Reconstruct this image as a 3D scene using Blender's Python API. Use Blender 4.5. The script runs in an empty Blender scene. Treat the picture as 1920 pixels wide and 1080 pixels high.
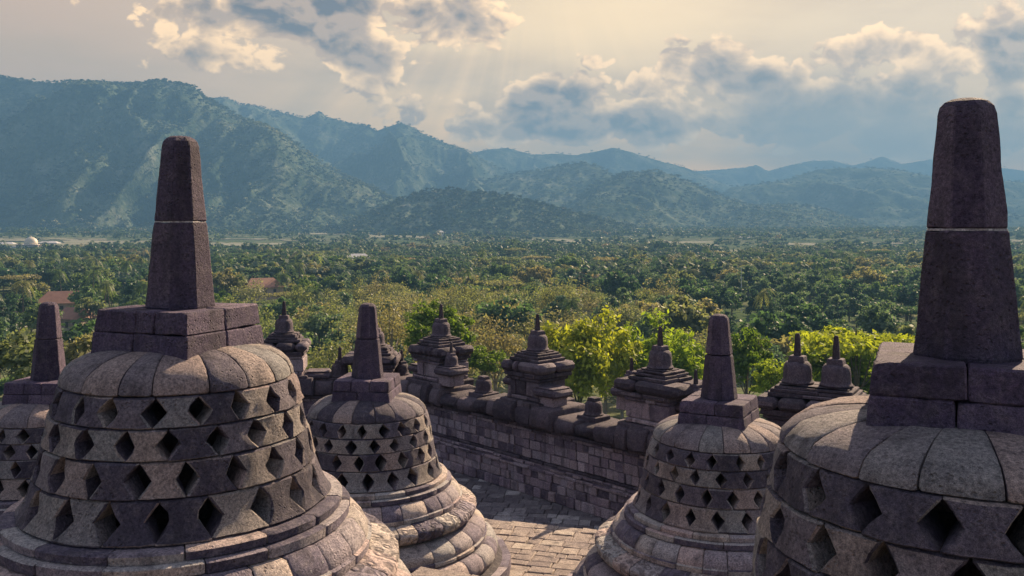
import bpy, bmesh, math, random
import numpy as np
from mathutils import noise as mnoise, Vector
R = math.radians
S = bpy.context.scene
C = S.collection
random.seed(7)
RNG = np.random.default_rng(11)

# ------------------------------------------------------------------ camera, render, sun, world
F = 1700.0      # focal length in pixels of the 1920-wide photograph
YH = 420.0      # row of the horizon
cam = bpy.data.cameras.new('camera')
cam.sensor_width = 36; cam.lens = 36 * F / 1920
cam.shift_y = -(540 - YH) / 1920
cam.clip_start = .05; cam.clip_end = 60000
co = bpy.data.objects.new('camera', cam); C.objects.link(co)
co.location = (0, 0, 0); co.rotation_euler = (R(90), 0, 0)
S.camera = co
S.view_settings.view_transform = 'Standard'; S.view_settings.look = 'None'
S.view_settings.gamma = 1; S.view_settings.exposure = 1.5
S.cycles.use_denoising = True
try: S.cycles.denoiser = 'OPENIMAGEDENOISE'
except Exception: pass
S.cycles.max_bounces = 6; S.cycles.diffuse_bounces = 3; S.cycles.glossy_bounces = 2
S.cycles.transmission_bounces = 3; S.cycles.transparent_max_bounces = 8; S.cycles.volume_bounces = 1
S.cycles.caustics_reflective = False; S.cycles.caustics_refractive = False

SUN_AZ, SUN_EL = R(34), R(31.5)           # azimuth measured from +Y towards +X
sl = bpy.data.lights.new('sun', 'SUN'); sl.energy = 4.9; sl.angle = R(.5); sl.color = (1, .75, .51)
so = bpy.data.objects.new('sun', sl); C.objects.link(so)
sdir = Vector((math.sin(SUN_AZ) * math.cos(SUN_EL), math.cos(SUN_AZ) * math.cos(SUN_EL), math.sin(SUN_EL)))
so.rotation_euler = sdir.to_track_quat('Z', 'Y').to_euler()
so.location = sdir * 50

class NT:
    """tiny helper to write node trees as expressions"""
    def __init__(s, tree): s.t = tree; s.n = tree.nodes; s.l = tree.links
    def node(s, typ, **kw):
        n = s.n.new(typ)
        for k, v in kw.items(): setattr(n, k, v)
        return n
    def put(s, sock, v):
        if v is None: return
        if isinstance(v, bpy.types.NodeSocket): s.l.new(v, sock)
        else: sock.default_value = v
    def m(s, op, a, b=None, c=None, clamp=False):
        n = s.node('ShaderNodeMath', operation=op, use_clamp=clamp)
        s.put(n.inputs[0], a); s.put(n.inputs[1], b); s.put(n.inputs[2], c)
        return n.outputs[0]
    def v(s, op, a, b=None):
        n = s.node('ShaderNodeVectorMath', operation=op); s.put(n.inputs[0], a); s.put(n.inputs[1], b)
        return n.outputs[0]
    def mix(s, f, a, b, mode='MIX'):
        n = s.node('ShaderNodeMix', data_type='RGBA', blend_type=mode)
        s.put(n.inputs[0], f); s.put(n.inputs[6], a); s.put(n.inputs[7], b)
        return n.outputs[2]
    def rng(s, x, a, b, c=0., d=1., smooth=False):
        n = s.node('ShaderNodeMapRange'); n.interpolation_type = 'SMOOTHSTEP' if smooth else 'LINEAR'
        s.put(n.inputs[0], x)
        for i, q in enumerate((a, b, c, d)): s.put(n.inputs[i + 1], q)
        return n.outputs[0]
    def ramp(s, x, stops, interp='LINEAR'):
        n = s.node('ShaderNodeValToRGB'); r = n.color_ramp; r.interpolation = interp
        while len(r.elements) < len(stops): r.elements.new(.5)
        for e, (p, c) in zip(r.elements, stops):
            e.position = p; e.color = (*c, 1) if len(c) == 3 else c
        s.put(n.inputs[0], x); return n.outputs[0]
    def noise(s, vec, scale, detail=4, rough=.5, dist=0., col=False):
        n = s.node('ShaderNodeTexNoise'); s.put(n.inputs['Vector'], vec)
        n.inputs['Scale'].default_value = scale; n.inputs['Detail'].default_value = detail
        n.inputs['Roughness'].default_value = rough; n.inputs['Distortion'].default_value = dist
        return n.outputs[1 if col else 0]
    def comb(s, x, y, z):
        n = s.node('ShaderNodeCombineXYZ'); s.put(n.inputs[0], x); s.put(n.inputs[1], y); s.put(n.inputs[2], z)
        return n.outputs[0]

def make_world():
    w = bpy.data.worlds.new('World'); S.world = w; w.use_nodes = True; w.cycles.sampling_method = 'NONE'
    w.node_tree.nodes.clear(); k = NT(w.node_tree)
    sky = k.node('ShaderNodeTexSky', sky_type='NISHITA', sun_disc=False, sun_elevation=SUN_EL, sun_rotation=SUN_AZ)
    b1 = k.node('ShaderNodeBackground'); k.put(b1.inputs[0], sky.outputs[0]); b1.inputs[1].default_value = .08
    d = k.node('ShaderNodeTexCoord').outputs['Generated']
    sp = k.node('ShaderNodeSeparateXYZ'); k.put(sp.inputs[0], d)
    az = k.m('ARCTAN2', sp.outputs[0], sp.outputs[1]); el = k.m('ARCSINE', sp.outputs[2])
    def AE(px, py):
        u, v = (px - 960) / F, (YH - py) / F
        return math.atan(u), math.atan(v / math.hypot(1, u))
    def blob(px, py, wx, wy, wt):
        a0, e0 = AE(px, py)
        a = k.m('MULTIPLY', k.m('SUBTRACT', az, a0), F / wx); e = k.m('MULTIPLY', k.m('SUBTRACT', el, e0), F / wy)
        q = k.m('ADD', k.m('MULTIPLY', a, a), k.m('MULTIPLY', e, e))
        return k.m('MULTIPLY', k.m('EXPONENT', k.m('MULTIPLY', q, -1.)), wt)
    def total(bl):
        r = None
        for b in bl: x = blob(*b); r = x if r is None else k.m('ADD', r, x)
        return r
    warp = k.v('SCALE', k.v('SUBTRACT', k.noise(d, 6, 4, .55, col=True), (.5, .5, .5)))
    warp.node.inputs['Scale'].default_value = .06
    st = k.v('MULTIPLY', k.v('ADD', d, warp), (1, 1, 1.45))
    def puffs(vec):
        """cauliflower billows: rounded cells at three sizes over a broad fractal"""
        r = k.m('MULTIPLY', k.noise(vec, 8.5, 12, .62), 1.25)
        for sc, w_ in ((15., .34), (36., .17), (80., .08)):
            vo = k.node('ShaderNodeTexVoronoi'); k.put(vo.inputs['Vector'], vec); vo.inputs['Scale'].default_value = sc
            q = vo.outputs['Distance']
            r = k.m('ADD', r, k.m('MULTIPLY', k.m('SUBTRACT', .27, k.m('MULTIPLY', q, q)), w_ * 1.25))
        return r
    n1 = puffs(st)
    n2 = puffs(k.v('ADD', st, (.004, .004, .013)))
    soft = k.noise(k.v('MULTIPLY', d, (1, 1, 4.)), 4.2, 6, .55)
    dense = total([(540, 15, 190, 70, .38), (400, 10, 120, 50, .24), (700, 40, 120, 50, .22), (660, 112, 105, 24, .34), (770, 75, 55, 34, .16), (880, 22, 130, 60, .32), (960, 45, 50, 36, .20), (200, 20, 160, 30, .16), (345, 104, 80, 30, .34), (180, 125, 90, 20, .10),
                   (1030, 182, 74, 54, .66), (960, 245, 70, 26, .30), (1060, 240, 90, 26, .28), (1150, 232, 90, 24, .26), (830, 235, 70, 18, .16),
                   (1345, 120, 90, 42, .36), (1420, 155, 60, 30, .26), (1260, 105, 50, 34, .22), (1165, 108, 34, 24, .22), (1200, 165, 40, 26, .20), (1310, 240, 90, 26, .30), (1230, 205, 70, 20, .14),
                   (1590, 85, 60, 34, .22), (1750, 80, 80, 36, .32), (1560, 180, 110, 50, .20), (1740, 180, 120, 70, .28), (1540, 240, 150, 50, .26), (1740, 250, 190, 60, .28),
                   (1890, 90, 50, 70, .36), (1890, 250, 60, 50, .24), (1450, 290, 60, 24, .16),
                   (1120, 40, 170, 50, -.26), (220, 200, 300, 50, -.18), (840, 140, 110, 44, -.16), (1130, 305, 300, 22, -.30), (1480, 30, 120, 40, -.14), (60, 50, 200, 80, -.08), (1650, 130, 60, 14, -.14), (1470, 110, 30, 50, -.12), (1830, 170, 24, 90, -.16), (900, 340, 1400, 34, -.35)])
    far = k.rng(k.m('ABSOLUTE', az), .75, 1.2, 0, .16)
    dn = k.m('SUBTRACT', k.m('ADD', k.m('ADD', n1, dense), far), .70)
    lit = k.rng(k.m('SUBTRACT', n1, n2), -.085, .095)          # billow sides turned to the light
    # clear air behind the clouds: warm glow low down, cream above, grey lavender high left
    base = k.ramp(k.rng(el, 0., .28), [(0, (2.622, 1.020, 0.048)), (.13, (2.223, 0.938, 0.072)), (.26, (1.197, 0.612, 0.136)), (.42, (0.752, 0.449, 0.160)), (.55, (0.570, 0.372, 0.168)), (.75, (0.495, 0.340, 0.169)), (1, (0.426, 0.317, 0.173))])
    base = k.mix(k.rng(az, -.55, .0, .85, 0, True), base, (0.365, 0.213, 0.111, 1))
    base = k.mix(k.rng(soft, .40, .66, 0, .7, True), base, (0.344, 0.219, 0.105, 1))
    glow = k.m('ADD', blob(1150, 40, 330, 90, .6), blob(1080, 300, 420, 45, .3))
    base = k.mix(glow, base, (0.769, 0.507, 0.208, 1))
    # faint shafts of light fanning down from the bright gap in the clouds
    a0, e0 = AE(1010, -260)
    fan = k.m('ARCTAN2', k.m('SUBTRACT', az, a0), k.m('SUBTRACT', e0, el))
    ray = k.noise(k.comb(k.m('MULTIPLY', fan, 4.2), 0., 0.), 1.6, 3, .6)
    ray = k.m('MULTIPLY', k.m('SUBTRACT', ray, .48), k.m('ADD', blob(800, 170, 330, 120, 1.5), blob(1620, 250, 250, 90, 1.2)))
    base = k.mix(1., base, k.comb(*[k.m('ADD', 1., k.m('MULTIPLY', ray, q)) for q in (.8, .72, .65)]), 'MULTIPLY')
    thick = k.rng(dn, .08, .36, 0, 1, True)
    bright = k.mix(lit, (0.342, 0.209, 0.100, 1), (0.866, 0.541, 0.232, 1))
    dark = k.mix(lit, (0.046, 0.027, 0.016, 1), (0.285, 0.178, 0.092, 1))
    cl = k.mix(thick, bright, dark)
    cov = k.rng(dn, .0, .07, 0, .97, True)
    col = k.mix(cov, base, cl)
    # the rain-grey sheet under the bank on the right
    sheet = k.m('MULTIPLY', k.m('ADD', blob(1660, 255, 230, 75, 1.0), blob(1480, 215, 150, 60, .4)), .8, clamp=True)
    col = k.mix(sheet, col, (0.148, 0.120, 0.084, 1))
    # unseen sky overhead and behind the viewer, darkened violet to deepen the shade
    gloom = k.m('MAXIMUM', k.rng(k.m('ABSOLUTE', az), .62, 1.35, 0, 1, True), k.rng(el, .34, .75, 0, 1, True))
    col = k.mix(gloom, col, k.mix(k.rng(n1, .4, .65), (.074, .069, .114, 1), (.142, .130, .190, 1)))
    col = k.mix(k.rng(el, .55, 1.1, 0, .75, True), col, (.27, .255, .29, 1))                   # unseen zenith lifted again as added fill light on the trees
    b2 = k.node('ShaderNodeBackground'); k.put(b2.inputs[0], col); b2.inputs[1].default_value = 1.0
    mx = k.node('ShaderNodeMixShader'); mx.inputs[0].default_value = .9
    k.l.new(b1.outputs[0], mx.inputs[1]); k.l.new(b2.outputs[0], mx.inputs[2])
    o = k.node('ShaderNodeOutputWorld'); k.l.new(mx.outputs[0], o.inputs[0])
make_world()

# ------------------------------------------------------------------ helpers
class MB:
    def __init__(s): s.v = []; s.f = []
    def add(s, vs, fs):
        o = len(s.v); s.v.extend(vs); s.f.extend([tuple(i + o for i in f) for f in fs])
    def build(s, name, mat, parent=None, smooth=None, loc=None):
        me = bpy.data.meshes.new(name); me.from_pydata(s.v, [], s.f); me.update()
        if smooth is not None:
            me.polygons.foreach_set('use_smooth', [True] * len(me.polygons)); me.set_sharp_from_angle(angle=R(smooth))
        me.materials.append(mat)
        o = bpy.data.objects.new(name, me); C.objects.link(o)
        if parent: o.parent = parent
        if loc: o.location = loc
        return o

def np_mesh(name, v, f, mat, smooth=False, tint=None):
    me = bpy.data.meshes.new(name); nf, kk = f.shape
    me.vertices.add(len(v)); me.vertices.foreach_set('co', np.ascontiguousarray(v, np.float32).ravel())
    me.loops.add(nf * kk); me.loops.foreach_set('vertex_index', np.ascontiguousarray(f, np.int32).ravel())
    me.polygons.add(nf); me.polygons.foreach_set('loop_start', np.arange(0, nf * kk, kk, dtype=np.int32))
    me.polygons.foreach_set('use_smooth', np.full(nf, smooth, bool))
    if tint is not None:
        a = me.attributes.new('tint', 'FLOAT', 'POINT'); a.data.foreach_set('value', tint.astype(np.float32))
    me.update(calc_edges=True); me.validate(); me.materials.append(mat)
    return me

def tag(o, label=None, cat=None, group=None, kind=None):
    for k_, v_ in (('label', label), ('category', cat), ('group', group), ('kind', kind)):
        if v_: o[k_] = v_
    return o
def empty(name, loc, rz=0):
    o = bpy.data.objects.new(name, None); C.objects.link(o); o.location = loc; o.rotation_euler = (0, 0, rz)
    o.empty_display_size = .2
    return o
def W(px, py, D): return ((px - 960) / F * D, D, -(py - YH) / F * D)

def lerp(a, b, t): return a + (b - a) * t
def hexa(mb, c, bev=.012, jit=0., rnd=random):
    """chamfered block from 8 corners: 0-3 bottom loop, 4-7 top loop (counter-clockwise seen from above)"""
    c = [Vector(p) + (Vector((rnd.uniform(-jit, jit), rnd.uniform(-jit, jit), rnd.uniform(-jit, jit))) if jit else Vector()) for p in c]
    nb = {0: (1, 3, 4), 1: (2, 0, 5), 2: (3, 1, 6), 3: (0, 2, 7), 4: (5, 7, 0), 5: (6, 4, 1), 6: (7, 5, 2), 7: (4, 6, 3)}
    fcs = [(3, 2, 1, 0), (4, 5, 6, 7), (0, 1, 5, 4), (1, 2, 6, 5), (2, 3, 7, 6), (3, 0, 4, 7)]
    def ins(i, j, k_):      # corner i of the face that holds edges i-j and i-k
        a = c[j] - c[i]; b = c[k_] - c[i]
        return c[i] + a * min(.35, bev / max(a.length, 1e-6)) + b * min(.35, bev / max(b.length, 1e-6))
    vs = []; idx = {}; fs = []
    for fi, fc in enumerate(fcs):
        loop = []
        for q in range(4):
            i = fc[q]; j = fc[(q + 1) % 4]; k_ = fc[q - 1]
            idx[(fi, i)] = len(vs); loop.append(len(vs)); vs.append(tuple(ins(i, j, k_)))
        fs.append(tuple(loop))
    for a in range(6):
        for q in range(4):
            i = fcs[a][q]; j = fcs[a][(q + 1) % 4]
            for b in range(a + 1, 6):
                if i in fcs[b] and j in fcs[b]:
                    fs.append((idx[(a, j)], idx[(a, i)], idx[(b, i)], idx[(b, j)]))
    for i in range(8):
        inc = [fi for fi in range(6) if i in fcs[fi]]
        tri = [idx[(fi, i)] for fi in inc]
        ctr = (c[0] + c[6]) / 2
        n = (Vector(vs[tri[1]]) - Vector(vs[tri[0]])).cross(Vector(vs[tri[2]]) - Vector(vs[tri[0]]))
        if n.dot(c[i] - ctr) < 0: tri.reverse()
        fs.append(tuple(tri))
    mb.add(vs, fs)
def box(mb, x0, x1, y0, y1, z0, z1, bev=.012, jit=0., tz=0., rot=0., off=(0, 0, 0)):
    """axis box; tz shrinks the top by that much on each side"""
    cs = [(x0, y0, z0), (x1, y0, z0), (x1, y1, z0), (x0, y1, z0),
          (x0 + tz, y0 + tz, z1), (x1 - tz, y0 + tz, z1), (x1 - tz, y1 - tz, z1), (x0 + tz, y1 - tz, z1)]
    ca, sa = math.cos(rot), math.sin(rot)
    cs = [(p[0] * ca - p[1] * sa + off[0], p[0] * sa + p[1] * ca + off[1], p[2] + off[2]) for p in cs]
    hexa(mb, cs, bev, jit)
def roughen(o, cuts, amp, fr, ang):
    """worn faces and broken edges: subdivide a part and push its points about"""
    bm = bmesh.new(); bm.from_mesh(o.data)
    bmesh.ops.subdivide_edges(bm, edges=[e for e in bm.edges if e.calc_length() > .03], cuts=cuts, use_grid_fill=True)
    bm.normal_update(); sd = Vector((random.uniform(0, 50),) * 3)
    for v in bm.verts:
        p = v.co * fr + sd
        a = mnoise.noise(p) * .6 + mnoise.noise(p * 2.7) * .4
        ed = 1 - max(0., min(1., min((v.normal.dot(f.normal) for f in v.link_faces), default=1)))
        chip = max(0., mnoise.noise(p * 1.9 + Vector((9, 0, 0))) - .12) * min(1., ed * 8)
        v.co += v.normal * (a * amp - chip * amp * 4.5)
    bm.to_mesh(o.data); bm.free(); o.data.update()
    o.data.polygons.foreach_set('use_smooth', [True] * len(o.data.polygons)); o.data.set_sharp_from_angle(angle=R(ang))
def lathe(mb, prof, n=32, off=(0, 0, 0), cap=True, sq=None):
    vs = []; fs = []
    for (r, z) in prof:
        for i in range(n):
            a = 2 * math.pi * (i + .5) / n; vs.append((off[0] + r * math.cos(a), off[1] + r * math.sin(a), off[2] + z))
    m = len(prof)
    for j in range(m - 1):
        for i in range(n):
            fs.append((j * n + i, j * n + (i + 1) % n, (j + 1) * n + (i + 1) % n, (j + 1) * n + i))
    if cap:
        fs.append(tuple(range(n))[::-1]); fs.append(tuple((m - 1) * n + i for i in range(n)))
    mb.add(vs, fs)
def ring(mb, prof, n, phase=0., gap=.004, seg=3, jit=.004, nz=.004, seed=0):
    """a ring of stone blocks: open profile (r, z) listed from the bottom inside round the face to the top inside"""
    rr = random.Random(seed)
    cr = sum(p[0] for p in prof) / len(prof); cz = sum(p[1] for p in prof) / len(prof)
    rmax = max(p[0] for p in prof)
    cuts = [2 * math.pi * (i + rr.uniform(-.14, .14)) / n + phase for i in range(n)]
    for i in range(n):
        a0, a1 = cuts[i], cuts[(i + 1) % n] + (2 * math.pi if i == n - 1 else 0)
        g = gap / rmax; b = .014 / rmax
        st = [(a0 + g, 1)] + [(lerp(a0 + g + b, a1 - g - b, t / seg), 0) for t in range(seg + 1)] + [(a1 - g, 1)]
        dr = rr.uniform(-jit, jit); dz = rr.uniform(-jit, jit) * .5; tl = rr.uniform(-jit, jit)
        vs = []; fs = []; m = len(prof)
        for q, (a, e) in enumerate(st):
            for (r, z) in prof:
                if e: dv = math.hypot(cr - r, cz - z) + 1e-6; r += (cr - r) / dv * .009; z += (cz - z) / dv * .009
                r += dr + tl * (q / len(st) - .5)
                p = Vector((r * math.cos(a), r * math.sin(a), z + dz))
                k_ = mnoise.noise(p * 7 + Vector((seed, i * .37, 0))) * nz + mnoise.noise(p * 22 + Vector((seed, 0, 5))) * nz * .5
                vs.append((p.x + math.cos(a) * k_, p.y + math.sin(a) * k_, p.z + k_ * .5))
        for q in range(len(st) - 1):
            for j in range(m - 1):
                fs.append((q * m + j, (q + 1) * m + j, (q + 1) * m + j + 1, q * m + j + 1))
        fs.append(tuple(range(m))); fs.append(tuple((len(st) - 1) * m + j for j in range(m))[::-1])
        mb.add(vs, fs)

# ------------------------------------------------------------------ materials
def mat(name):
    m_ = bpy.data.materials.new(name); m_.use_nodes = True; m_.node_tree.nodes.clear()
    return m_, NT(m_.node_tree)
def finish(k, sh, vol=False):
    o = k.node('ShaderNodeOutputMaterial'); k.l.new(sh, o.inputs[1 if vol else 0])
def stone(name, stops, gain=1., fine=60., bump=1., carved=0., island=True, spots=.5):
    m_, k = mat(name)
    tc = k.node('ShaderNodeTexCoord').outputs['Object']
    geo = k.node('ShaderNodeNewGeometry'); oi = k.node('ShaderNodeObjectInfo')
    tc = k.v('ADD', tc, k.comb(k.m('MULTIPLY', oi.outputs['Random'], 37.), k.m('MULTIPLY', oi.outputs['Random'], 19.), 0.))
    rnd = geo.outputs['Random Per Island']
    base = k.ramp(rnd if island else k.noise(tc, 1.7, 2), stops)
    big = k.noise(tc, 2.6, 5, .6); mid = k.noise(tc, 14, 6, .62); sm = k.noise(tc, fine, 5, .65); tiny = k.noise(tc, fine * 4, 3, .6)
    col = k.mix(k.rng(big, .44, .74, 0, .38), base, (.115, .098, .120, 1))                    # soot-dark weathering patches
    col = k.mix(k.rng(mid, .45, .75, 0, .26), col, (.40, .345, .315, 1), 'MIX')
    col = k.mix(k.rng(mid, .25, .48, .45, 0), col, (.06, .05, .062, 1))
    col = k.mix(1., col, k.ramp(sm, [(.28, (.36, .35, .37)), (.48, (1, 1, 1)), (.72, (1.75, 1.70, 1.64))]), 'MULTIPLY')
    col = k.mix(1., col, k.ramp(tiny, [(.3, (.68, .68, .68)), (.5, (1, 1, 1)), (.7, (1.38, 1.36, 1.33))]), 'MULTIPLY')
    sv = k.v('MULTIPLY', tc, (5., 5., .7))
    col = k.mix(k.rng(k.noise(sv, 1.3, 5, .6), .52, .68, 0, .6), col, (.040, .034, .042, 1))       # black run-off streaks
    li = k.node('ShaderNodeTexVoronoi'); k.put(li.inputs['Vector'], tc); li.inputs['Scale'].default_value = 9
    lm = k.m('MULTIPLY', k.rng(li.outputs['Distance'], .10, .05), k.rng(k.noise(tc, 3.1, 2), .55, .62))
    col = k.mix(k.m('MULTIPLY', lm, spots), col, (.42, .41, .37, 1))                           # pale lichen spots
    col = k.mix(1., col, (gain, gain, gain, 1), 'MULTIPLY')
    h = k.m('ADD', k.m('MULTIPLY', mid, .6), k.m('ADD', k.m('MULTIPLY', sm, .5), k.m('MULTIPLY', tiny, .22)))
    pit = k.node('ShaderNodeTexVoronoi'); k.put(pit.inputs['Vector'], tc); pit.inputs['Scale'].default_value = 34
    h = k.m('SUBTRACT', h, k.m('MULTIPLY', k.m('MULTIPLY', k.rng(pit.outputs['Distance'], .28, .08), k.rng(big, .46, .58)), .9))
    if carved:
        vo = k.node('ShaderNodeTexVoronoi', feature='SMOOTH_F1'); k.put(vo.inputs['Vector'], tc); vo.inputs['Scale'].default_value = carved
        w_ = k.m('SINE', k.m('MULTIPLY', vo.outputs['Distance'], 16.))
        h = k.m('ADD', h, k.m('MULTIPLY', w_, .45))
        col = k.mix(k.rng(w_, -.2, -.9, 0, .55), col, (.05, .042, .045, 1))
    bp = k.node('ShaderNodeBump'); bp.inputs['Strength'].default_value = bump; bp.inputs['Distance'].default_value = .034
    k.put(bp.inputs['Height'], h)
    b = k.node('ShaderNodeBsdfPrincipled'); k.put(b.inputs['Base Color'], col); b.inputs['Roughness'].default_value = .82
    b.inputs['Specular IOR Level'].default_value = .35
    k.put(b.inputs['Normal'], bp.outputs[0]); finish(k, b.outputs[0])
    return m_
ST = [(0, (.040, .035, .055)), (.22, (.066, .058, .086)), (.36, (.115, .100, .132)), (.5, (.225, .196, .205)), (.66, (.255, .252, .24)), (.80, (.345, .295, .25)), (.92, (.32, .245, .228)), (1, (.47, .41, .33))]
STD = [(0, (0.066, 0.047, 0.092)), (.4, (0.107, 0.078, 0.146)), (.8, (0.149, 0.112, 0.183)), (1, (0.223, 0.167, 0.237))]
STW = [(0, (0.049, 0.039, 0.059)), (.2, (0.098, 0.077, 0.106)), (.42, (0.196, 0.155, 0.185)), (.65, (0.265, 0.211, 0.217)), (.85, (0.235, 0.207, 0.233)), (1, (0.353, 0.293, 0.307))]
STB = [(0, (0.044, 0.034, 0.053)), (.35, (0.083, 0.065, 0.093)), (.7, (0.147, 0.117, 0.148)), (1, (0.255, 0.211, 0.239))]
STF = [(0, (.20, .165, .15)), (.4, (.27, .225, .195)), (.8, (.33, .275, .23)), (1, (.40, .35, .29))]
STP = [(0, (.08, .076, .088)), (.45, (.13, .125, .14)), (.8, (.19, .185, .195)), (1, (.42, .42, .42))]
M_BELL = stone('andesite_bell', ST, .88)
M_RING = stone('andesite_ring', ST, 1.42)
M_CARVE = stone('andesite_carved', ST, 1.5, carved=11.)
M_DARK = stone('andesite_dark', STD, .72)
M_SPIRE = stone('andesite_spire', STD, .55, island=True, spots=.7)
M_WALL = stone('andesite_wall', STW, 1.25, bump=1., spots=.9)
M_BLACK = stone('andesite_black', STB, .62, bump=1., spots=1.)
M_FIN = stone('andesite_finial', STB, .42, bump=.8)
M_SHRINE = stone('andesite_shrine', STB, .74, bump=1., spots=1.)
M_FLOOR = stone('andesite_floor', STF, 1.08)
M_PLAT = stone('andesite_plateau', STP, 1.0)
M_MORTAR = stone('pale_mortar', [(0, (.5, .47, .45)), (1, (.6, .57, .54))], 1., island=False, spots=0.)
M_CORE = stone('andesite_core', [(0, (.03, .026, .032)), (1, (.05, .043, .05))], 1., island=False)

# ------------------------------------------------------------------ perforated stupas
def rbell(z):
    P = [(1.29, 1.035), (1.34, .995), (1.41, .965), (1.53, .935), (1.744, .893), (1.93, .856), (2.03, .832), (2.115, .800)]
    if z <= P[0][0]: return P[0][1]
    for (a, ra), (b, rb) in zip(P, P[1:]):
        if z <= b: return lerp(ra, rb, (z - a) / (b - a))
    return P[-1][1]
def bell_stone(mb, z0, z1, a0, a1, hw, hh, thick, nu, nv, rr, seed, up=0., slim=1.):
    gap = .0022; zm = (z0 + z1) / 2
    es = .016
    us = [0, es / .3] + [lerp(.1, .9, t / (nu - 1)) for t in range(nu)] + [1 - es / .3, 1]
    vs_ = sorted(set([0, .06, .94, 1, (1 - hh) / 2, (1 + hh) / 2, .5] + [lerp(.1, .9, t / (nv - 1)) for t in range(nv)]))
    dr = rr.uniform(-.008, .008); ta = rr.uniform(-.012, .012); tv = rr.uniform(-.012, .012)
    jl, jr = rr.uniform(.85, 1.15), rr.uniform(.85, 1.15); mv = rr.uniform(-.05, .05)
    so_ = Vector((seed * 3.1, rr.uniform(0, 50), rr.uniform(0, 50)))
    nU, nV = len(us), len(vs_); vs = []; fs = []
    for side in (0, 1):
        for b, v in enumerate(vs_):
            z = lerp(z0 + gap, z1 - gap, v)
            t = abs(v - .5 - mv * (1 - abs(v - .5) * 2)) / .5; w = max(0, 1 - t / hh)
            wob = mnoise.noise(Vector((v * 5, 0, 0)) + so_) * .018
            wob2 = mnoise.noise(Vector((v * 5, 9, 0)) + so_) * .018
            l = a0 + gap + hw * w * jl + wob; r_ = a1 - gap - hw * w * jr + wob2
            for a_, u in enumerate(us):
                an = lerp(l, r_, u)
                zz = z + mnoise.noise(Vector((u * 4, v * 2, 3)) + so_) * .004
                if side == 0:
                    r = rbell(z - up * (z - 1.294) / .818) * (1 - (1 - slim) * min(1, .4 + (z - 1.294))) + dr + ta * (u - .5) + tv * (v - .5)
                    edge = (a_ in (0, nU - 1)) + (b in (0, nV - 1))
                    if edge: r -= .006 + .004 * edge + .006 * abs(mnoise.noise(Vector((u * 9, v * 9, 1)) + so_))
                    r += mnoise.noise(Vector((u * 2.2, v * 2.2, 7)) + so_) * .010 + mnoise.noise(Vector((u * 6, v * 6, 2)) + so_) * .005
                else: r = rbell(z) - thick
                vs.append((r * math.cos(an), r * math.sin(an), zz))
    o = nU * nV
    for b in range(nV - 1):
        for a_ in range(nU - 1):
            q = (b * nU + a_, b * nU + a_ + 1, (b + 1) * nU + a_ + 1, (b + 1) * nU + a_)
            fs.append(q); fs.append(tuple(i + o for i in q[::-1]))
    loop = [a_ for a_ in range(nU)] + [b * nU + nU - 1 for b in range(1, nV)] + [(nV - 1) * nU + a_ for a_ in range(nU - 2, -1, -1)] + [b * nU for b in range(nV - 2, 0, -1)]
    for i in range(len(loop)):
        p, q = loop[i], loop[(i + 1) % len(loop)]
        fs.append((q, p, p + o, q + o))
    mb.add(vs, fs)

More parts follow.
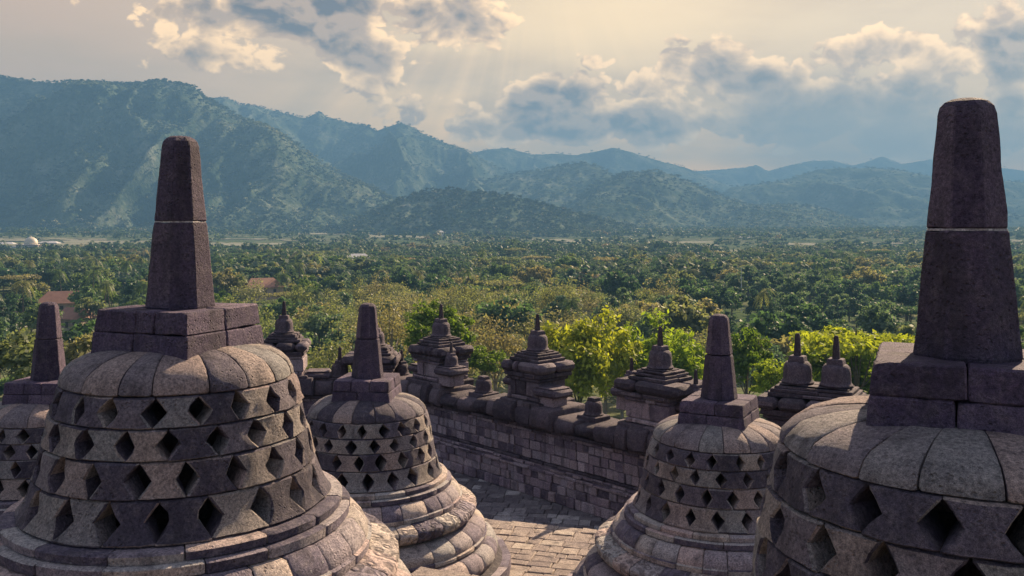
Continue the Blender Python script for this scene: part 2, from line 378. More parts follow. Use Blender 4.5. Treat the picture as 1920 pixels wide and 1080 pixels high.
def stupa(label, loc, yaw, seed, hi=True, n=19, hole=1.0, tall=1.008, wide=1., up=0., slim=1.):
    rr = random.Random(seed)
    t = empty('perforated_stupa', loc, yaw)
    tag(t, label, 'stupa', 'perforated stone stupas on the round terraces')
    sg = 3 if hi else 2
    mb = MB()                                                   # octagonal foot
    ring(mb, [(1.5, -.02), (1.97, -.02), (1.96, .135), (1.5, .14)], 24, rr.random(), seg=1, seed=seed)
    mb.build('plinth', M_RING, t, 40)
    mb = MB(); ring(mb, [(1.45, .145), (1.68, .148), (1.752, .19), (1.785, .26), (1.78, .32), (1.745, .385), (1.68, .425), (1.5, .435)], 30, rr.random(), seg=sg, seed=seed + 1)
    mb.build('torus_moulding', M_RING, t, 50)
    mb = MB()
    ring(mb, [(1.3, .44), (1.60, .443), (1.63, .452), (1.632, .49), (1.60, .50), (1.61, .56), (1.57, .62), (1.49, .665), (1.42, .69), (1.2, .70)], 26, rr.random(), seg=sg, seed=seed + 2)
    mb.build('petal_moulding', M_RING, t, 50)
    mb = MB()
    ring(mb, [(1.15, .703), (1.36, .705), (1.44, .735), (1.478, .78), (1.492, .83), (1.485, .865), (1.455, .89), (1.29, .935), (1.1, .937)], 28, rr.random(), seg=sg, seed=seed + 3, nz=.009)
    mb.build('carved_moulding', M_CARVE, t, 50)
    mb = MB()
    ring(mb, [(1.05, .94), (1.292, .942), (1.295, .99), (1.27, 1.0), (1.265, 1.035), (1.245, 1.07), (1.18, 1.145), (1.0, 1.152)], 27, rr.random(), seg=sg, seed=seed + 4)
    mb.build('slope_moulding', M_RING, t, 50)
    mb = MB()
    ring(mb, [(.95, 1.156), (1.14, 1.158), (1.142, 1.215), (1.13, 1.222), (.95, 1.223)], 15, rr.random(), seg=6, seed=seed + 5)
    ring(mb, [(.9, 1.226), (1.085, 1.228), (1.09, 1.275), (1.075, 1.287), (.9, 1.288)], 15, rr.random(), seg=6, seed=seed + 6)
    mb.build('fillet', M_RING, t, 50)
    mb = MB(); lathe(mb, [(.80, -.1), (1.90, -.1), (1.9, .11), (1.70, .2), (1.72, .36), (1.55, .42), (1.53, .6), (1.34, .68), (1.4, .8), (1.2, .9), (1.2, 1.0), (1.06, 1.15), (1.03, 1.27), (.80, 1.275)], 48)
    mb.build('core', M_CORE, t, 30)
    mb = MB(); zs = [z + up * q / 4 for q, z in enumerate((1.294, 1.53, 1.744, 1.93, 2.112))]
    nu, nv = (6, 5) if hi else (4, 3)
    for row in range(4):
        ph = rr.uniform(-.02, .02) + (math.pi / n if row % 2 else 0) + .03 * row
        cut = [2 * math.pi * (i + rr.uniform(-.07, .07)) / n + ph for i in range(n)]
        for i in range(n):
            a0 = cut[i]; a1 = cut[(i + 1) % n] + (2 * math.pi if i == n - 1 else 0)
            hw = .26 * 2 * math.pi / n * hole
            bell_stone(mb, zs[row] + .0008, zs[row + 1] - .0008, a0, a1, hw, 0.92 if hole > .9 else .82, .23, nu, nv, rr, seed * 100 + row * 30 + i, up, slim)
    mb.build('bell', M_BELL, t, 32)
    mb = MB()
    ring(mb, [(r * slim, z + up * (2.345 - z) / .233) for r, z in ((.66, 2.10), (.782, 2.112), (.796, 2.122), (.788, 2.16), (.760, 2.207), (.712, 2.25), (.642, 2.287), (.55, 2.316), (.45, 2.335), (.3, 2.347))], 17, rr.random(), seg=4, seed=seed + 7, nz=.010, jit=.006)
    mb.build('bell_shoulder', M_BELL, t, 55)
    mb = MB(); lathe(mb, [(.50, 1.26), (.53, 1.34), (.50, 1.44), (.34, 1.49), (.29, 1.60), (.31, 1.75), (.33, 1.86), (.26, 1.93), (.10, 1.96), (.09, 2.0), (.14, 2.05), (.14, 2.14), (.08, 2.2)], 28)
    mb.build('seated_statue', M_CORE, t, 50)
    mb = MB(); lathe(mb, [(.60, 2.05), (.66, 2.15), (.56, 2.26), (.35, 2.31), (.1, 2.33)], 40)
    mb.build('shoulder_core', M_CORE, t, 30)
    # square pedestal: two courses of blocks, the lower one battered out
    mb = MB()
    for (z0, z1, h0, h1, xs) in ((2.24, 2.445, .405, .388, (-1, -.12, 1)), (2.448, 2.592, .385, .372, (-1, -.25 + rr.uniform(-.2, .2), .3, 1) if seed % 2 else (-1, rr.uniform(-.1, .2), 1))):
        for ys in ((-1, .0), (.0, 1)):
            sh = rr.uniform(-.15, .15) if ys[0] == 0 else 0
            for xa, xb in zip(xs, xs[1:]):
                if -1 < xa: xa += sh
                if xb < 1: xb += sh
                g = .0025; cs = []
                for (h, z) in ((h0, z0), (h1, z1)):
                    for (x, y) in ((xa, ys[0]), (xb, ys[0]), (xb, ys[1]), (xa, ys[1])):
                        cs.append((x * h + (g if x == xa else -g), y * h + (g if y == ys[0] else -g), z))
                hexa(mb, cs, .009, .003, rr)
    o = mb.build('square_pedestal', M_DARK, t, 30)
    if hi: roughen(o, 5, .006, 9, 35)
    # eight-sided spire in two blocks
    mb = MB(); R8 = 1 / math.cos(math.pi / 8)
    def octa(prof, s):
        lv = []
        for (r, z) in prof:
            for i in range(8):
                for e in (-1, 1):
                    a = math.pi / 8 + i * math.pi / 4; a2 = a + e * .022 * (.2 / max(r, .05))
                    p = Vector((r * R8 * math.cos(a2), r * R8 * math.sin(a2), z))
                    p += Vector((mnoise.noise(p * 9 + Vector((s, 0, 0))), mnoise.noise(p * 9 + Vector((0, s, 0))), 0)) * .004
                    lv.append(tuple(p))
        fs = []; m = len(prof)
        for j in range(m - 1):
            for i in range(16): fs.append((j * 16 + i, j * 16 + (i + 1) % 16, (j + 1) * 16 + (i + 1) % 16, (j + 1) * 16 + i))
        fs.append(tuple(range(16))[::-1]); fs.append(tuple((m - 1) * 16 + i for i in range(16)))
        mb.add(lv, fs)
    zb = 2.592; zt = zb + tall; zm = zb + .505 * tall + rr.uniform(-.02, .02); r0, r1 = .203 * wide, .106 * wide
    rz = lambda z: lerp(r0, r1, (z - zb) / (zt - zb))
    octa([(rz(zb) - .006, zb - .01), (rz(zb), zb + .012)] + [(rz(lerp(zb, zm, q / 6)), lerp(zb, zm, q / 6)) for q in range(1, 6)] + [(rz(zm), zm - .012), (rz(zm) - .006, zm - .004)], seed)
    octa([(rz(zm) - .010, zm + .003), (rz(zm) - .004, zm + .012)] + [(rz(lerp(zm, zt, q / 6)) - .003, lerp(zm, zt, q / 6)) for q in range(1, 5)] +
         [(rz(zt - .075) - .003, zt - .075), (rz(zt - .04) - .01, zt - .04), (rz(zt - .018) - .027, zt - .018), (rz(zt) - .055, zt - .004), (.02, zt)], seed + 5)
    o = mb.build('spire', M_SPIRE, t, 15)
    if hi: roughen(o, 3, .004, 8, 17)
    if hi and tall > 1.1:
        mb = MB(); octa([(rz(zm) - .006, zm - .0055), (rz(zm) - .007, zm + .0045)], seed); mb.build('mortar_joint', M_MORTAR, t, 15)
    return t

stupa('large perforated stone stupa at front left, its spire rising against the left mountain', (-2.268, 6.2, -3.157), R(-21), 3, tall=1.167, wide=1.07, slim=.945)
stupa('largest perforated stone stupa, cut off by the right edge, with the tallest purple-black spire', (2.03, 4.05, -3.178), R(-25), 8, tall=1.146, wide=1.05, up=.05)
stupa('perforated stone stupa with petal-carved base rings, second from the left along the lower terrace paving', (-1.975, 12.4, -4.68), R(-5), 21, True)
stupa('perforated stone stupa on the lower terrace, partly hidden behind the largest stupa', (2.49, 10.9, -4.68), R(-28), 34, True, hole=.8)
stupa('perforated stone stupa cut off by the left edge, half hidden behind the front left stupa', (-6.08, 11.9, -4.62), R(-3), 47, False)

# ------------------------------------------------------------------ terraces and paving
def arc_y(x, p): return p[0] + p[1] * x + p[2] * x * x
UP = (8.0, -.46, -.035)       # outer edge of the upper round terrace: y as a function of x
LO = (14.36, -.26, -.028)      # outer edge of the lower round terrace
Z_UP, Z_LO, Z_PL = -3.175, -4.69, -5.68
def terrace(name, edge, z, depth, xr, y_back, m_):
    mb = MB(); xs = [lerp(xr[0], xr[1], i / 40) for i in range(41)]
    vs = []
    for zz in (z - .06, z - depth):
        vs += [(x, arc_y(x, edge) - .1, zz) for x in xs] + [(xs[-1], y_back, zz), (xs[0], y_back, zz)]
    n = len(vs) // 2
    fs = [tuple(range(n))[::-1], tuple(range(n, 2 * n))] + [(i, (i + 1) % n, n + (i + 1) % n, n + i) for i in range(n)]
    mb.add(vs, fs); o = mb.build(name, m_); o['kind'] = 'structure'; return o
def paving(name, inside, xr, yr, z, m_, rot, sx=.28, sy=.22, seed=1, edge=None):
    """stone slabs one by one, each slightly out of level"""
    rr = random.Random(seed); mb = MB(); ca, sa = math.cos(rot), math.sin(rot)
    span = 22; y = -span
    while y < span:
        h = sy * rr.uniform(.8, 1.25); x = -span + rr.uniform(0, sx)
        while x < span:
            w = sx * rr.uniform(.55, 1.5); cx, cy = x + w / 2, y + h / 2
            wx, wy = cx * ca - cy * sa, cx * sa + cy * ca + 10
            if xr[0] < wx < xr[1] and yr[0] < wy < yr[1] and inside(wx, wy):
                dz = rr.uniform(-.007, .007); cs = []
                for zz in (-.09, 0):
                    for (a, b) in ((x, y), (x + w, y), (x + w, y + h), (x, y + h)):
                        a += .004 if a == x else -.004; b += .004 if b == y else -.004
                        cs.append((a * ca - b * sa, a * sa + b * ca + 10, z + zz + (dz + rr.uniform(-.005, .005) if zz == 0 else 0)))
                hexa(mb, cs, .010, .006, rr)
            x += w
        y += h
    o = mb.build(name, m_, None, 30); o['kind'] = 'structure'; return o
terrace('upper_terrace', UP, Z_UP, 3, (-9, 6), -6, M_CORE)
terrace('lower_terrace', LO, Z_LO, 3, (-12, 10), -6, M_CORE)
paving('upper_terrace_paving', lambda x, y: y < arc_y(x, UP) - .05, (-5, 3), (2.2, 9.4), Z_UP, M_FLOOR, R(-24), seed=5)
paving('lower_terrace_paving', lambda x, y: y < arc_y(x, LO) - .05, (-9, 6), (7, 16), Z_LO, M_FLOOR, R(-17), seed=6)
WM = lambda x: 19.6 - 1.076 * x               # front of the long wall
paving('plateau_paving', lambda x, y: y > arc_y(x, LO) - .2 and y < min(22.5, max(WM(x), 15.2 if x > 3.7 else 0)) + .1, (-9, 7), (12, 22.6), Z_PL, M_PLAT, R(-9), .30, .25, seed=9)
mb = MB()
pl = [(-14, -8), (12, -8), (12, 12.4), (4.0, 17.4), (-2.2, 23.1), (-14, 23.1)]
vs = [(x, y, Z_PL - .06) for x, y in pl] + [(x * 1.05, y * 1.08, -24) for x, y in pl]
mb.add(vs, [tuple(range(6)), tuple(range(6, 12))[::-1]] + [(i, 6 + i, 6 + (i + 1) % 6, (i + 1) % 6) for i in range(6)])
mb.build('plateau', M_CORE)['kind'] = 'structure'
mb = MB(); box(mb, -6, 5, -8, .6, -3.2, -1.62, .03); mb.build('third_terrace', M_FLOOR)['kind'] = 'structure'

# ------------------------------------------------------------------ balustrade walls
COURSES = [('plinth', 0., .20, .15, .26, M_WALL), ('plinth', .20, .37, .12, .24, M_WALL), ('plinth', .37, .53, .11, .22, M_WALL),
           ('moulding', .53, .60, .15, .34, M_WALL), ('moulding', .60, .67, .09, .30, M_WALL), ('moulding', .67, .73, .045, .34, M_BLACK),
           ('panel', .73, .92, .0, .25, M_WALL), ('panel', .92, 1.12, .0, .27, M_WALL), ('panel', 1.12, 1.29, .0, .24, M_WALL),
           ('cornice', 1.29, 1.36, .04, .30, M_WALL), ('cornice', 1.36, 1.44, .09, .33, M_BLACK)]
def wall_run(label, p0, p1, seed, coping=1.78, thick=.85, raised=()):
    rr = random.Random(seed); L = math.hypot(p1[0] - p0[0], p1[1] - p0[1]); ang = math.atan2(p1[1] - p0[1], p1[0] - p0[0])
    t = empty('balustrade_wall', (p0[0], p0[1], Z_PL), ang); tag(t, label, 'wall', 'balustrade wall runs round the plateau')
    # local frame: x along the wall, -y towards the terrace
    parts = {}
    for (nm, z0, z1, off, bl, m_) in COURSES:
        mb = parts.setdefault((nm, m_.name), (MB(), m_))[0]
        x = -.02 + rr.uniform(-.1, 0)
        while x < L:
            w = bl * rr.uniform(.6, 1.45); jd = rr.uniform(-.022, .022) + (rr.uniform(-.03, .01) if rr.random() < .12 else 0)
            box(mb, x + .003, min(x + w, L) - .003, -off + jd, .26, z0 + .002, z1 - .002, .013, .006)
            x += w
    for (nm, _), (mb, m_) in parts.items(): mb.build(nm, m_, t, 30)
    mb = MB(); x = -.05                                   # rounded coping stones
    while x < L:
        w = rr.uniform(.30, .62); up = any(a < x + w / 2 < b for a, b in raised)
        zt = coping + (.10 if up else 0) + rr.uniform(-.075, .05); of = (.24 if up else .15) + rr.uniform(-.03, .03)
        pr = [(.1, 1.445), (-of + .03, 1.45), (-of - .035, 1.52), (-of - .04, lerp(1.45, zt, .55)), (-of + .0, zt - .055), (-of + .08, zt - .005), (thick - .1, zt), (thick + of - .05, zt - .1), (thick + of, 1.6), (thick + of - .06, 1.45)]
        x0, x1 = x + .006, x + w - .006; vs = []; m = len(pr); st = [(x0, 1), (x0 + .03, 0), ((x0 + x1) / 2, 0), (x1 - .03, 0), (x1, 1)]
        for (xx, e) in st:
            for (y, z) in pr:
                p = Vector((xx, y + (.035 if e and y < .3 else 0), z - (.03 if e and z > 1.6 else 0)))
                s = mnoise.noise(Vector((xx * 5 + seed, y * 5, z * 5))) * .055
                vs.append((p.x, p.y + s, p.z + s * .8))
        fs = []
        for q in range(len(st) - 1):
            for j in range(m): fs.append((q * m + j, q * m + (j + 1) % m, (q + 1) * m + (j + 1) % m, (q + 1) * m + j))
        fs.append(tuple(range(m))[::-1]); fs.append(tuple((len(st) - 1) * m + j for j in range(m)))
        mb.add(vs, fs); x += w
    mb.build('coping', M_BLACK, t, 50)
    mb = MB(); box(mb, 0, L, .04, thick, -.1, 1.5, .01); mb.build('wall_core', M_CORE, t)
    return t, ang
MA = math.atan2(-1.076, 1); ex, ey = math.cos(MA), math.sin(MA); nx, ny = -ey, ex   # along / outward (away from the camera)
P0 = (-2.6, WM(-2.6)); P1 = (3.75, WM(3.75))
def at_wall(px, back=.42):
    t_ = (px - 960) / F
    # ray x = t*y meets the line shifted outward
    X0, Y0 = nx * back, 19.6 + ny * back
    y = (Y0 + 1.076 * X0) / (1 + 1.076 * t_); return (t_ * y, y)
def s_of(p): return (p[0] - P0[0]) * ex + (p[1] - P0[1]) * ey
SH = [827, 1008, 1238]
wall_run('long stone block wall running from far left to the right between the shrines and the dark paving', P0, P1, 4,
         raised=[(s_of(at_wall(q)) - .85, s_of(at_wall(q)) + .75) for q in SH])
wall_run('short stone block wall facing us behind the two left stupas', (-9.5, 22.45), (-2.55, 22.45), 5, coping=1.80, raised=[(3.2, 4.4), (6., 7.)])
wall_run('dark stone wall under the paired shrines on the right', (3.9, 16.55), (10.5, 12.85), 6, coping=1.55)

# ------------------------------------------------------------------ small shrines on the wall
BELL = [(.245, 0), (.252, .025), (.238, .045), (.225, .06), (.222, .12), (.218, .22), (.205, .29), (.17, .335), (.11, .35), (.02, .355)]
def mini(t, x, y, z, s, spire=True, m_=None, names=('bell', 'finial')):
    m_ = m_ or M_SHRINE
    mb = MB(); lathe(mb, [(r * s, zz * s) for r, zz in BELL], 28, (x, y, z)); mb.build(names[0], m_, t, 45)
    mb = MB(); box(mb, -.125 * s, .125 * s, -.125 * s, .125 * s, z + .335 * s, z + .43 * s, .012, .004, .012 * s, 0, (x, y, 0))
    mb.build('cap_block', m_, t, 30)
    if spire:
        mb = MB(); lathe(mb, [(.062 * s, .42 * s), (.058 * s, .5 * s), (.044 * s, .70 * s), (.038 * s, .765 * s), (.02 * s, .785 * s)], 8, (x, y, z))
        mb.build(names[1], M_FIN, t, 30)
def slab(mb, w, d, z0, z1, x=0, y=0, over=.03, rr=random, rnd=.02, pieces=3):
    """a moulded course split into stones, rounded on its outer faces"""
    xs = [-w / 2] + sorted(rr.uniform(-.3, .3) * w + w * (i - (pieces - 2) / 2) * .35 for i in range(pieces - 1)) + [w / 2]
    for a, b in zip(xs, xs[1:]):
        if b - a < .03: continue
        for (c0, c1) in ((-d / 2, 0), (0, d / 2)):
            j = rr.uniform(-.012, .012)
            box(mb, x + a + .003 + (j if a == xs[0] else 0), x + b - .003 + (j if b == xs[-1] else 0), y + c0 + (j if c0 < 0 else .002), y + c1 - .002, z0 + .002, z1 - .002, min(rnd, (z1 - z0) * .4), .008)
def shrine(label, p, yaw, z, seed, wings=(), s=1., body_w=.98, name='wall_shrine', twin=False):
    rr = random.Random(seed); t = empty(name, (p[0], p[1], z), yaw); tag(t, label, 'shrine', 'small stepped stone shrines on the balustrade')
    xs = (0,) if not twin else (-.33, .33)
    ex_ = .66 if twin else 0
    mb = MB(); slab(mb, 1.22 + ex_, 1.1, -.12, .05, rr=rr, pieces=4); mb.build('base', M_BLACK, t, 30)
    mb = MB(); slab(mb, body_w + ex_, .92, .05, .14, rr=rr); slab(mb, body_w - .1 + ex_, .84, .14, .46, rr=rr, rnd=.015, pieces=4); slab(mb, body_w + .02 + ex_, .92, .46, .54, rr=rr)
    mb.build('body', M_WALL if seed % 2 else M_SHRINE, t, 30)
    mb = MB(); slab(mb, 1.10 + ex_, 1.0, .54, .64, rr=rr); slab(mb, 1.26 + ex_, 1.14, .64, .86, rr=rr, rnd=.07, pieces=4); mb.build('roof_slab', M_SHRINE, t, 40)
    mb = MB()
    for (w, z0, z1) in ((.98, .86, .93), (.86, .93, .99), (.76, .99, 1.045), (.60, 1.045, 1.07)): slab(mb, w * .9 + ex_, w * .86, z0, z1, rr=rr, rnd=.01, pieces=2)
    mb.build('stepped_plinth', M_BLACK, t, 30)
    for x in xs: mini(t, x, 0, 1.07, 1. * s)
    for (wx, wy, wz, ws, sp) in wings:
        mb = MB()
        box(mb, wx - .22, wx + .22, wy - .22, wy + .22, wz - .42, wz - .16, .012, .006, .01)
        mb.build('side_post', M_WALL, t, 30)
        mb = MB(); box(mb, wx - .33, wx + .33, wy - .31, wy + .31, wz - .16, wz - .01, .05, .012); box(mb, wx - .26, wx + .26, wy - .25, wy + .25, wz - .01, wz + .03, .01, .006)
        mb.build('side_slab', M_SHRINE, t, 40)
        if ws: mini(t, wx, wy, wz + .03, ws, sp, names=('side_bell', 'side_finial'))
    return t
ZS = Z_PL + 1.88
shrine('stepped stone shrine before the round bright green tree, a smaller bell standing at its right', at_wall(827), MA, ZS, 1,
       [(.70, -.25, .42, .72, True), (-.66, .0, .30, 0, False)])
shrine('middle stepped shrine on the long wall, flat slab on a pale post at its right', at_wall(1008), MA, ZS, 2,
       [(.66, -.2, .36, 0, False), (-.62, .1, .40, .62, True)])
shrine('stepped stone shrine with a bell on each side, before the yellow-green trees', at_wall(1238), MA, ZS, 3,
       [(-.74, .05, .60, .70, True), (.74, .1, .50, .75, True)])
shrine('stone shrine carrying two equal bells side by side, right of the lower right stupa', (5.36, 15.95), R(-31), ZS - .09, 4, twin=True, s=1.12)
shrine('stepped stone shrine with a pale bell, just right of the front left stupa', (-5.72, 22.75), R(6), ZS + .01, 5, [(.86, -.1, .10, 0, False)], s=1.0)
shrine('stepped stone shrine half hidden behind a stupa spire', (-3.45, 22.95), R(0), ZS - .34, 6)
def antefix(label, p, z, s, sp, yaw=0):
    t = empty('antefix', (p[0], p[1], z), yaw); tag(t, label, 'antefix', 'little bell antefixes between the shrines')
    mb = MB(); box(mb, -.30 * s, .30 * s, -.30 * s, .30 * s, -.08, .045, .015, .006); mb.build('foot', M_BLACK, t, 30)
    mini(t, 0, 0, .045, s, sp, M_BLACK); return t
ZC = Z_PL + 1.76
antefix('spireless little bell on the wall, right of the shrine before the round green tree', at_wall(907), ZC, .86, False, MA)
antefix('little bell without a spire on the wall, right of the shrine with the pale post', at_wall(1113), ZC, .82, False, MA)
antefix('little bell with a black spire on the short wall, left of a large stupa spire', (-4.33, 22.8), ZC + .04, .95, True)
antefix('black-spired little bell left of the shrine before the round green tree', at_wall(753), ZC + .02, .80, True, MA)

# ------------------------------------------------------------------ ground, hills, haze
H0 = -32.0
def vnoise(x, y, seed=0):
    xi = np.floor(x).astype(np.int64); yi = np.floor(y).astype(np.int64); fx, fy = x - xi, y - yi
    def h(a, b):
        n = (a * 374761393 + b * 668265263 + seed * 982451653) & 0xffffffff
        n = ((n ^ (n >> 13)) * 1274126177) & 0xffffffff
        return ((n ^ (n >> 16)) & 0xffff) / 65535.
    fx = fx * fx * (3 - 2 * fx); fy = fy * fy * (3 - 2 * fy)
    return (h(xi, yi) * (1 - fx) + h(xi + 1, yi) * fx) * (1 - fy) + (h(xi, yi + 1) * (1 - fx) + h(xi + 1, yi + 1) * fx) * fy
def fbm(x, y, o=5, seed=0, ridged=False):
    s = 0; a = .5
    for i in range(o):
        n = vnoise(x, y, seed + i)
        if ridged: n = 1 - np.abs(2 * n - 1)
        s = s + a * n; x = x * 2.03 + 17.1; y = y * 2.03 + 5.3; a *= .5
    return s
def ground_z(x, y):
    r = np.hypot(x, y)
    t = np.clip((r - 850) / 1250, 0, 1); t = t * t * (3 - 2 * t)
    return H0 + 15 * t + 9 * np.exp(-(r / 95) ** 2) + 1.2 * (fbm(x / 90, y / 90, 3, 4) - .45) * np.clip((r - 30) / 100, 0, 1)

def land_mat(name, cols, scale):
    m_, k = mat(name); pos = k.node('ShaderNodeNewGeometry').outputs['Position']
    a = k.noise(pos, scale, 6, .62); b = k.noise(pos, scale * 9, 4, .6)
    col = k.ramp(k.m('ADD', k.m('MULTIPLY', a, .65), k.m('MULTIPLY', b, .35)), cols)
    d = k.node('ShaderNodeBsdfDiffuse'); k.put(d.inputs[0], col)
    bp = k.node('ShaderNodeBump'); bp.inputs['Strength'].default_value = .8; bp.inputs['Distance'].default_value = 4.
    k.put(bp.inputs['Height'], k.noise(pos, scale * 14, 4, .6)); k.put(d.inputs['Normal'], bp.outputs[0])
    finish(k, d.outputs[0]); return m_
M_GROUND = land_mat('ground_cover', [(.3, (.04, .065, .032)), (.45, (.08, .11, .052)), (.56, (.14, .15, .085)), (.68, (.24, .235, .15))], .012)
M_HILL = land_mat('hill_forest', [(.3, (.014, .027, .02)), (.43, (.04, .065, .042)), (.55, (.11, .14, .09)), (.68, (.26, .27, .20))], .010)

def grid_faces(nr, nc):
    i = np.arange(nr - 1)[:, None] * nc + np.arange(nc - 1)[None, :]
    return np.stack([i, i + 1, i + nc + 1, i + nc], -1).reshape(-1, 4)
def obj(name, me, parent=None, loc=None):
    o = bpy.data.objects.new(name, me); C.objects.link(o)
    if parent: o.parent = parent
    if loc: o.location = loc
    return o
rad = np.concatenate([[0.5], np.geomspace(20, 7200, 150)]); th = np.linspace(-math.pi, math.pi, 361)
RR, TT = np.meshgrid(rad, th, indexing='ij'); gx, gy = RR * np.sin(TT), RR * np.cos(TT)
gv = np.stack([gx, gy, ground_z(gx, gy)], -1).reshape(-1, 3)
obj('ground', np_mesh('ground', gv, grid_faces(len(rad), 361), M_GROUND, True))['kind'] = 'structure'

HILLS = {}
def hill(name, crest, Dc, Db, seed, amp=.20, rough=6., nr=110, step=3.0, sc=1.):
    """crest: (column, row) of the skyline; Dc distance of the crest, Db distance of the foot"""
    pxs = np.arange(crest[0][0], crest[-1][0] + .1, step)
    cy = np.interp(pxs, [c[0] for c in crest], [c[1] for c in crest])
    ker = np.hanning(5); ker /= ker.sum(); cy = np.convolve(np.pad(cy, 2, 'edge'), ker, 'valid')
    v = np.concatenate([np.linspace(-.55, -.05, 12), np.linspace(0, 1, nr)])
    V, PX = np.meshgrid(v, pxs, indexing='ij'); CY = np.broadcast_to(cy, V.shape)
    u = (PX - 960) / F
    wig = (fbm(PX / 160. + seed, PX * 0 + 3., 3, seed) - .45) * .25
    D = Dc * (1 + wig * .5) + (Db - Dc) * V
    top = (YH - CY) / F * Dc * (1 + wig * .5)
    X, Y = u * D, D
    hgt = np.maximum(top - H0, 2.)
    prof = np.where(V < 0, 1 + V * 1.7, (1 - V) ** 1.35 * .8 + (1 - V) * .2)
    wx = X + 160 * sc * (fbm(X / 420 / sc, Y / 420 / sc, 3, seed + 9) - .45)
    rid = fbm(wx / (260 * sc), Y / (620 * sc), 5, seed, True) - .55
    fade = np.clip(np.abs(V) * 4, 0, 1) * np.clip((1 - V) * 3, 0, 1)
    Z = H0 - 6 + (hgt + 6) * np.clip(prof, 0, 1) + hgt * amp * 4.2 * rid * fade
    Z += rough * (fbm(X / 26., Y / 26., 3, seed + 3) - .3) * np.clip((1 - V) * 6, .0, 1) * np.clip(hgt / 40, 0, 1)
    Z = np.where(V < 0, np.minimum(Z, top + rough * .3 + V * 30), Z)
    Z = np.where((V > 0) & (V < .6), np.minimum(Z, top * D / (Dc * (1 + wig * .5)) - .004 * V * D), Z)
    P = np.stack([X, Y, Z], -1)
    o = obj(name, np_mesh(name, P.reshape(-1, 3), grid_faces(*V.shape)[:, ::-1], M_HILL, True)); o['kind'] = 'structure'
    HILLS[name + str(seed)] = (P, V); return P, V
A_ = hill('mountain', [(-420, 190), (-250, 150), (-120, 160), (0, 146), (45, 152), (95, 156), (150, 153), (205, 158), (262, 158), (300, 153), (345, 160), (362, 164), (380, 180), (420, 203), (450, 222), (490, 233), (520, 248), (565, 280), (610, 312), (650, 332), (700, 352), (745, 380), (800, 410), (860, 444)], 2600, 1750, 1, .22, 9, 190)
B_ = hill('mountain', [(330, 215), (372, 188), (420, 184), (437, 188), (446, 196), (485, 201), (530, 212), (572, 223), (590, 214), (599, 208), (611, 219), (645, 229), (690, 236), (706, 247), (728, 238), (750, 231), (768, 236), (792, 251), (830, 267), (872, 283), (905, 300), (960, 326), (1020, 350), (1100, 385), (1180, 425)], 4000, 2600, 2, .20, 8, 140)
E1 = hill('hill', [(820, 400), (870, 360), (920, 336), (965, 325), (1005, 322), (1050, 312), (1090, 306), (1125, 314), (1150, 330), (1190, 355), (1240, 385), (1300, 425)], 3200, 2250, 3, .16, 8)
E2 = hill('hill', [(1020, 420), (1070, 380), (1110, 350), (1150, 331), (1185, 324), (1225, 322), (1262, 329), (1310, 350), (1350, 368), (1400, 386), (1440, 389), (1480, 383), (1520, 388), (1560, 398), (1620, 420), (1690, 446)], 2700, 1950, 4, .16, 8)
F_ = hill('hill', [(1290, 400), (1370, 352), (1420, 346), (1480, 336), (1530, 319), (1580, 315), (1640, 316), (1690, 320), (1740, 330), (1800, 335), (1860, 338), (1930, 342), (2020, 336), (2200, 360), (2350, 420)], 3800, 2500, 5, .16, 7)
C_ = hill('mountain', [(780, 330), (860, 296), (892, 285), (930, 279), (952, 278), (1000, 290), (1050, 288), (1080, 291), (1120, 284), (1150, 277), (1182, 285), (1230, 300), (1270, 310), (1310, 324), (1360, 346), (1450, 390)], 4900, 3700, 6, .12, 7, 70)
D_ = hill('mountain', [(1180, 345), (1290, 322), (1350, 318), (1400, 314), (1418, 309), (1440, 321), (1480, 310), (1520, 302), (1560, 301), (1600, 311), (1635, 300), (1655, 293), (1690, 308), (1740, 300), (1780, 296), (1850, 312), (1920, 320), (2100, 300), (2350, 350)], 6300, 5000, 7, .12, 7, 60)
G_ = hill('hill', [(560, 442), (630, 425), (690, 402), (740, 379), (790, 362), (838, 356), (900, 360), (960, 369), (1000, 379), (1060, 396), (1130, 413), (1200, 429), (1260, 441), (1320, 452)], 1900, 1560, 8, .12, 6, 90, 2.2, .5)

m_, k = mat('haze_air')
pv = k.node('ShaderNodeVolumePrincipled'); pv.inputs['Color'].default_value = (.13, .285, .49, 1)
pv.inputs['Density'].default_value = 3.1e-4; pv.inputs['Anisotropy'].default_value = .1
finish(k, pv.outputs[0], True)
mb = MB(); X0, X1, Y0, Y1, Z0, Z1 = -7600, 7600, -7600, 7600, -50, max(float(P[..., 2].max()) for P, V in HILLS.values()) + 25
mb.add([(X0, Y0, Z0), (X1, Y0, Z0), (X1, Y1, Z0), (X0, Y1, Z0), (X0, Y0, Z1), (X1, Y0, Z1), (X1, Y1, Z1), (X0, Y1, Z1)],
       [(3, 2, 1, 0), (4, 5, 6, 7), (0, 1, 5, 4), (1, 2, 6, 5), (2, 3, 7, 6), (3, 0, 4, 7)])
mb.build('haze', m_)['kind'] = 'stuff'

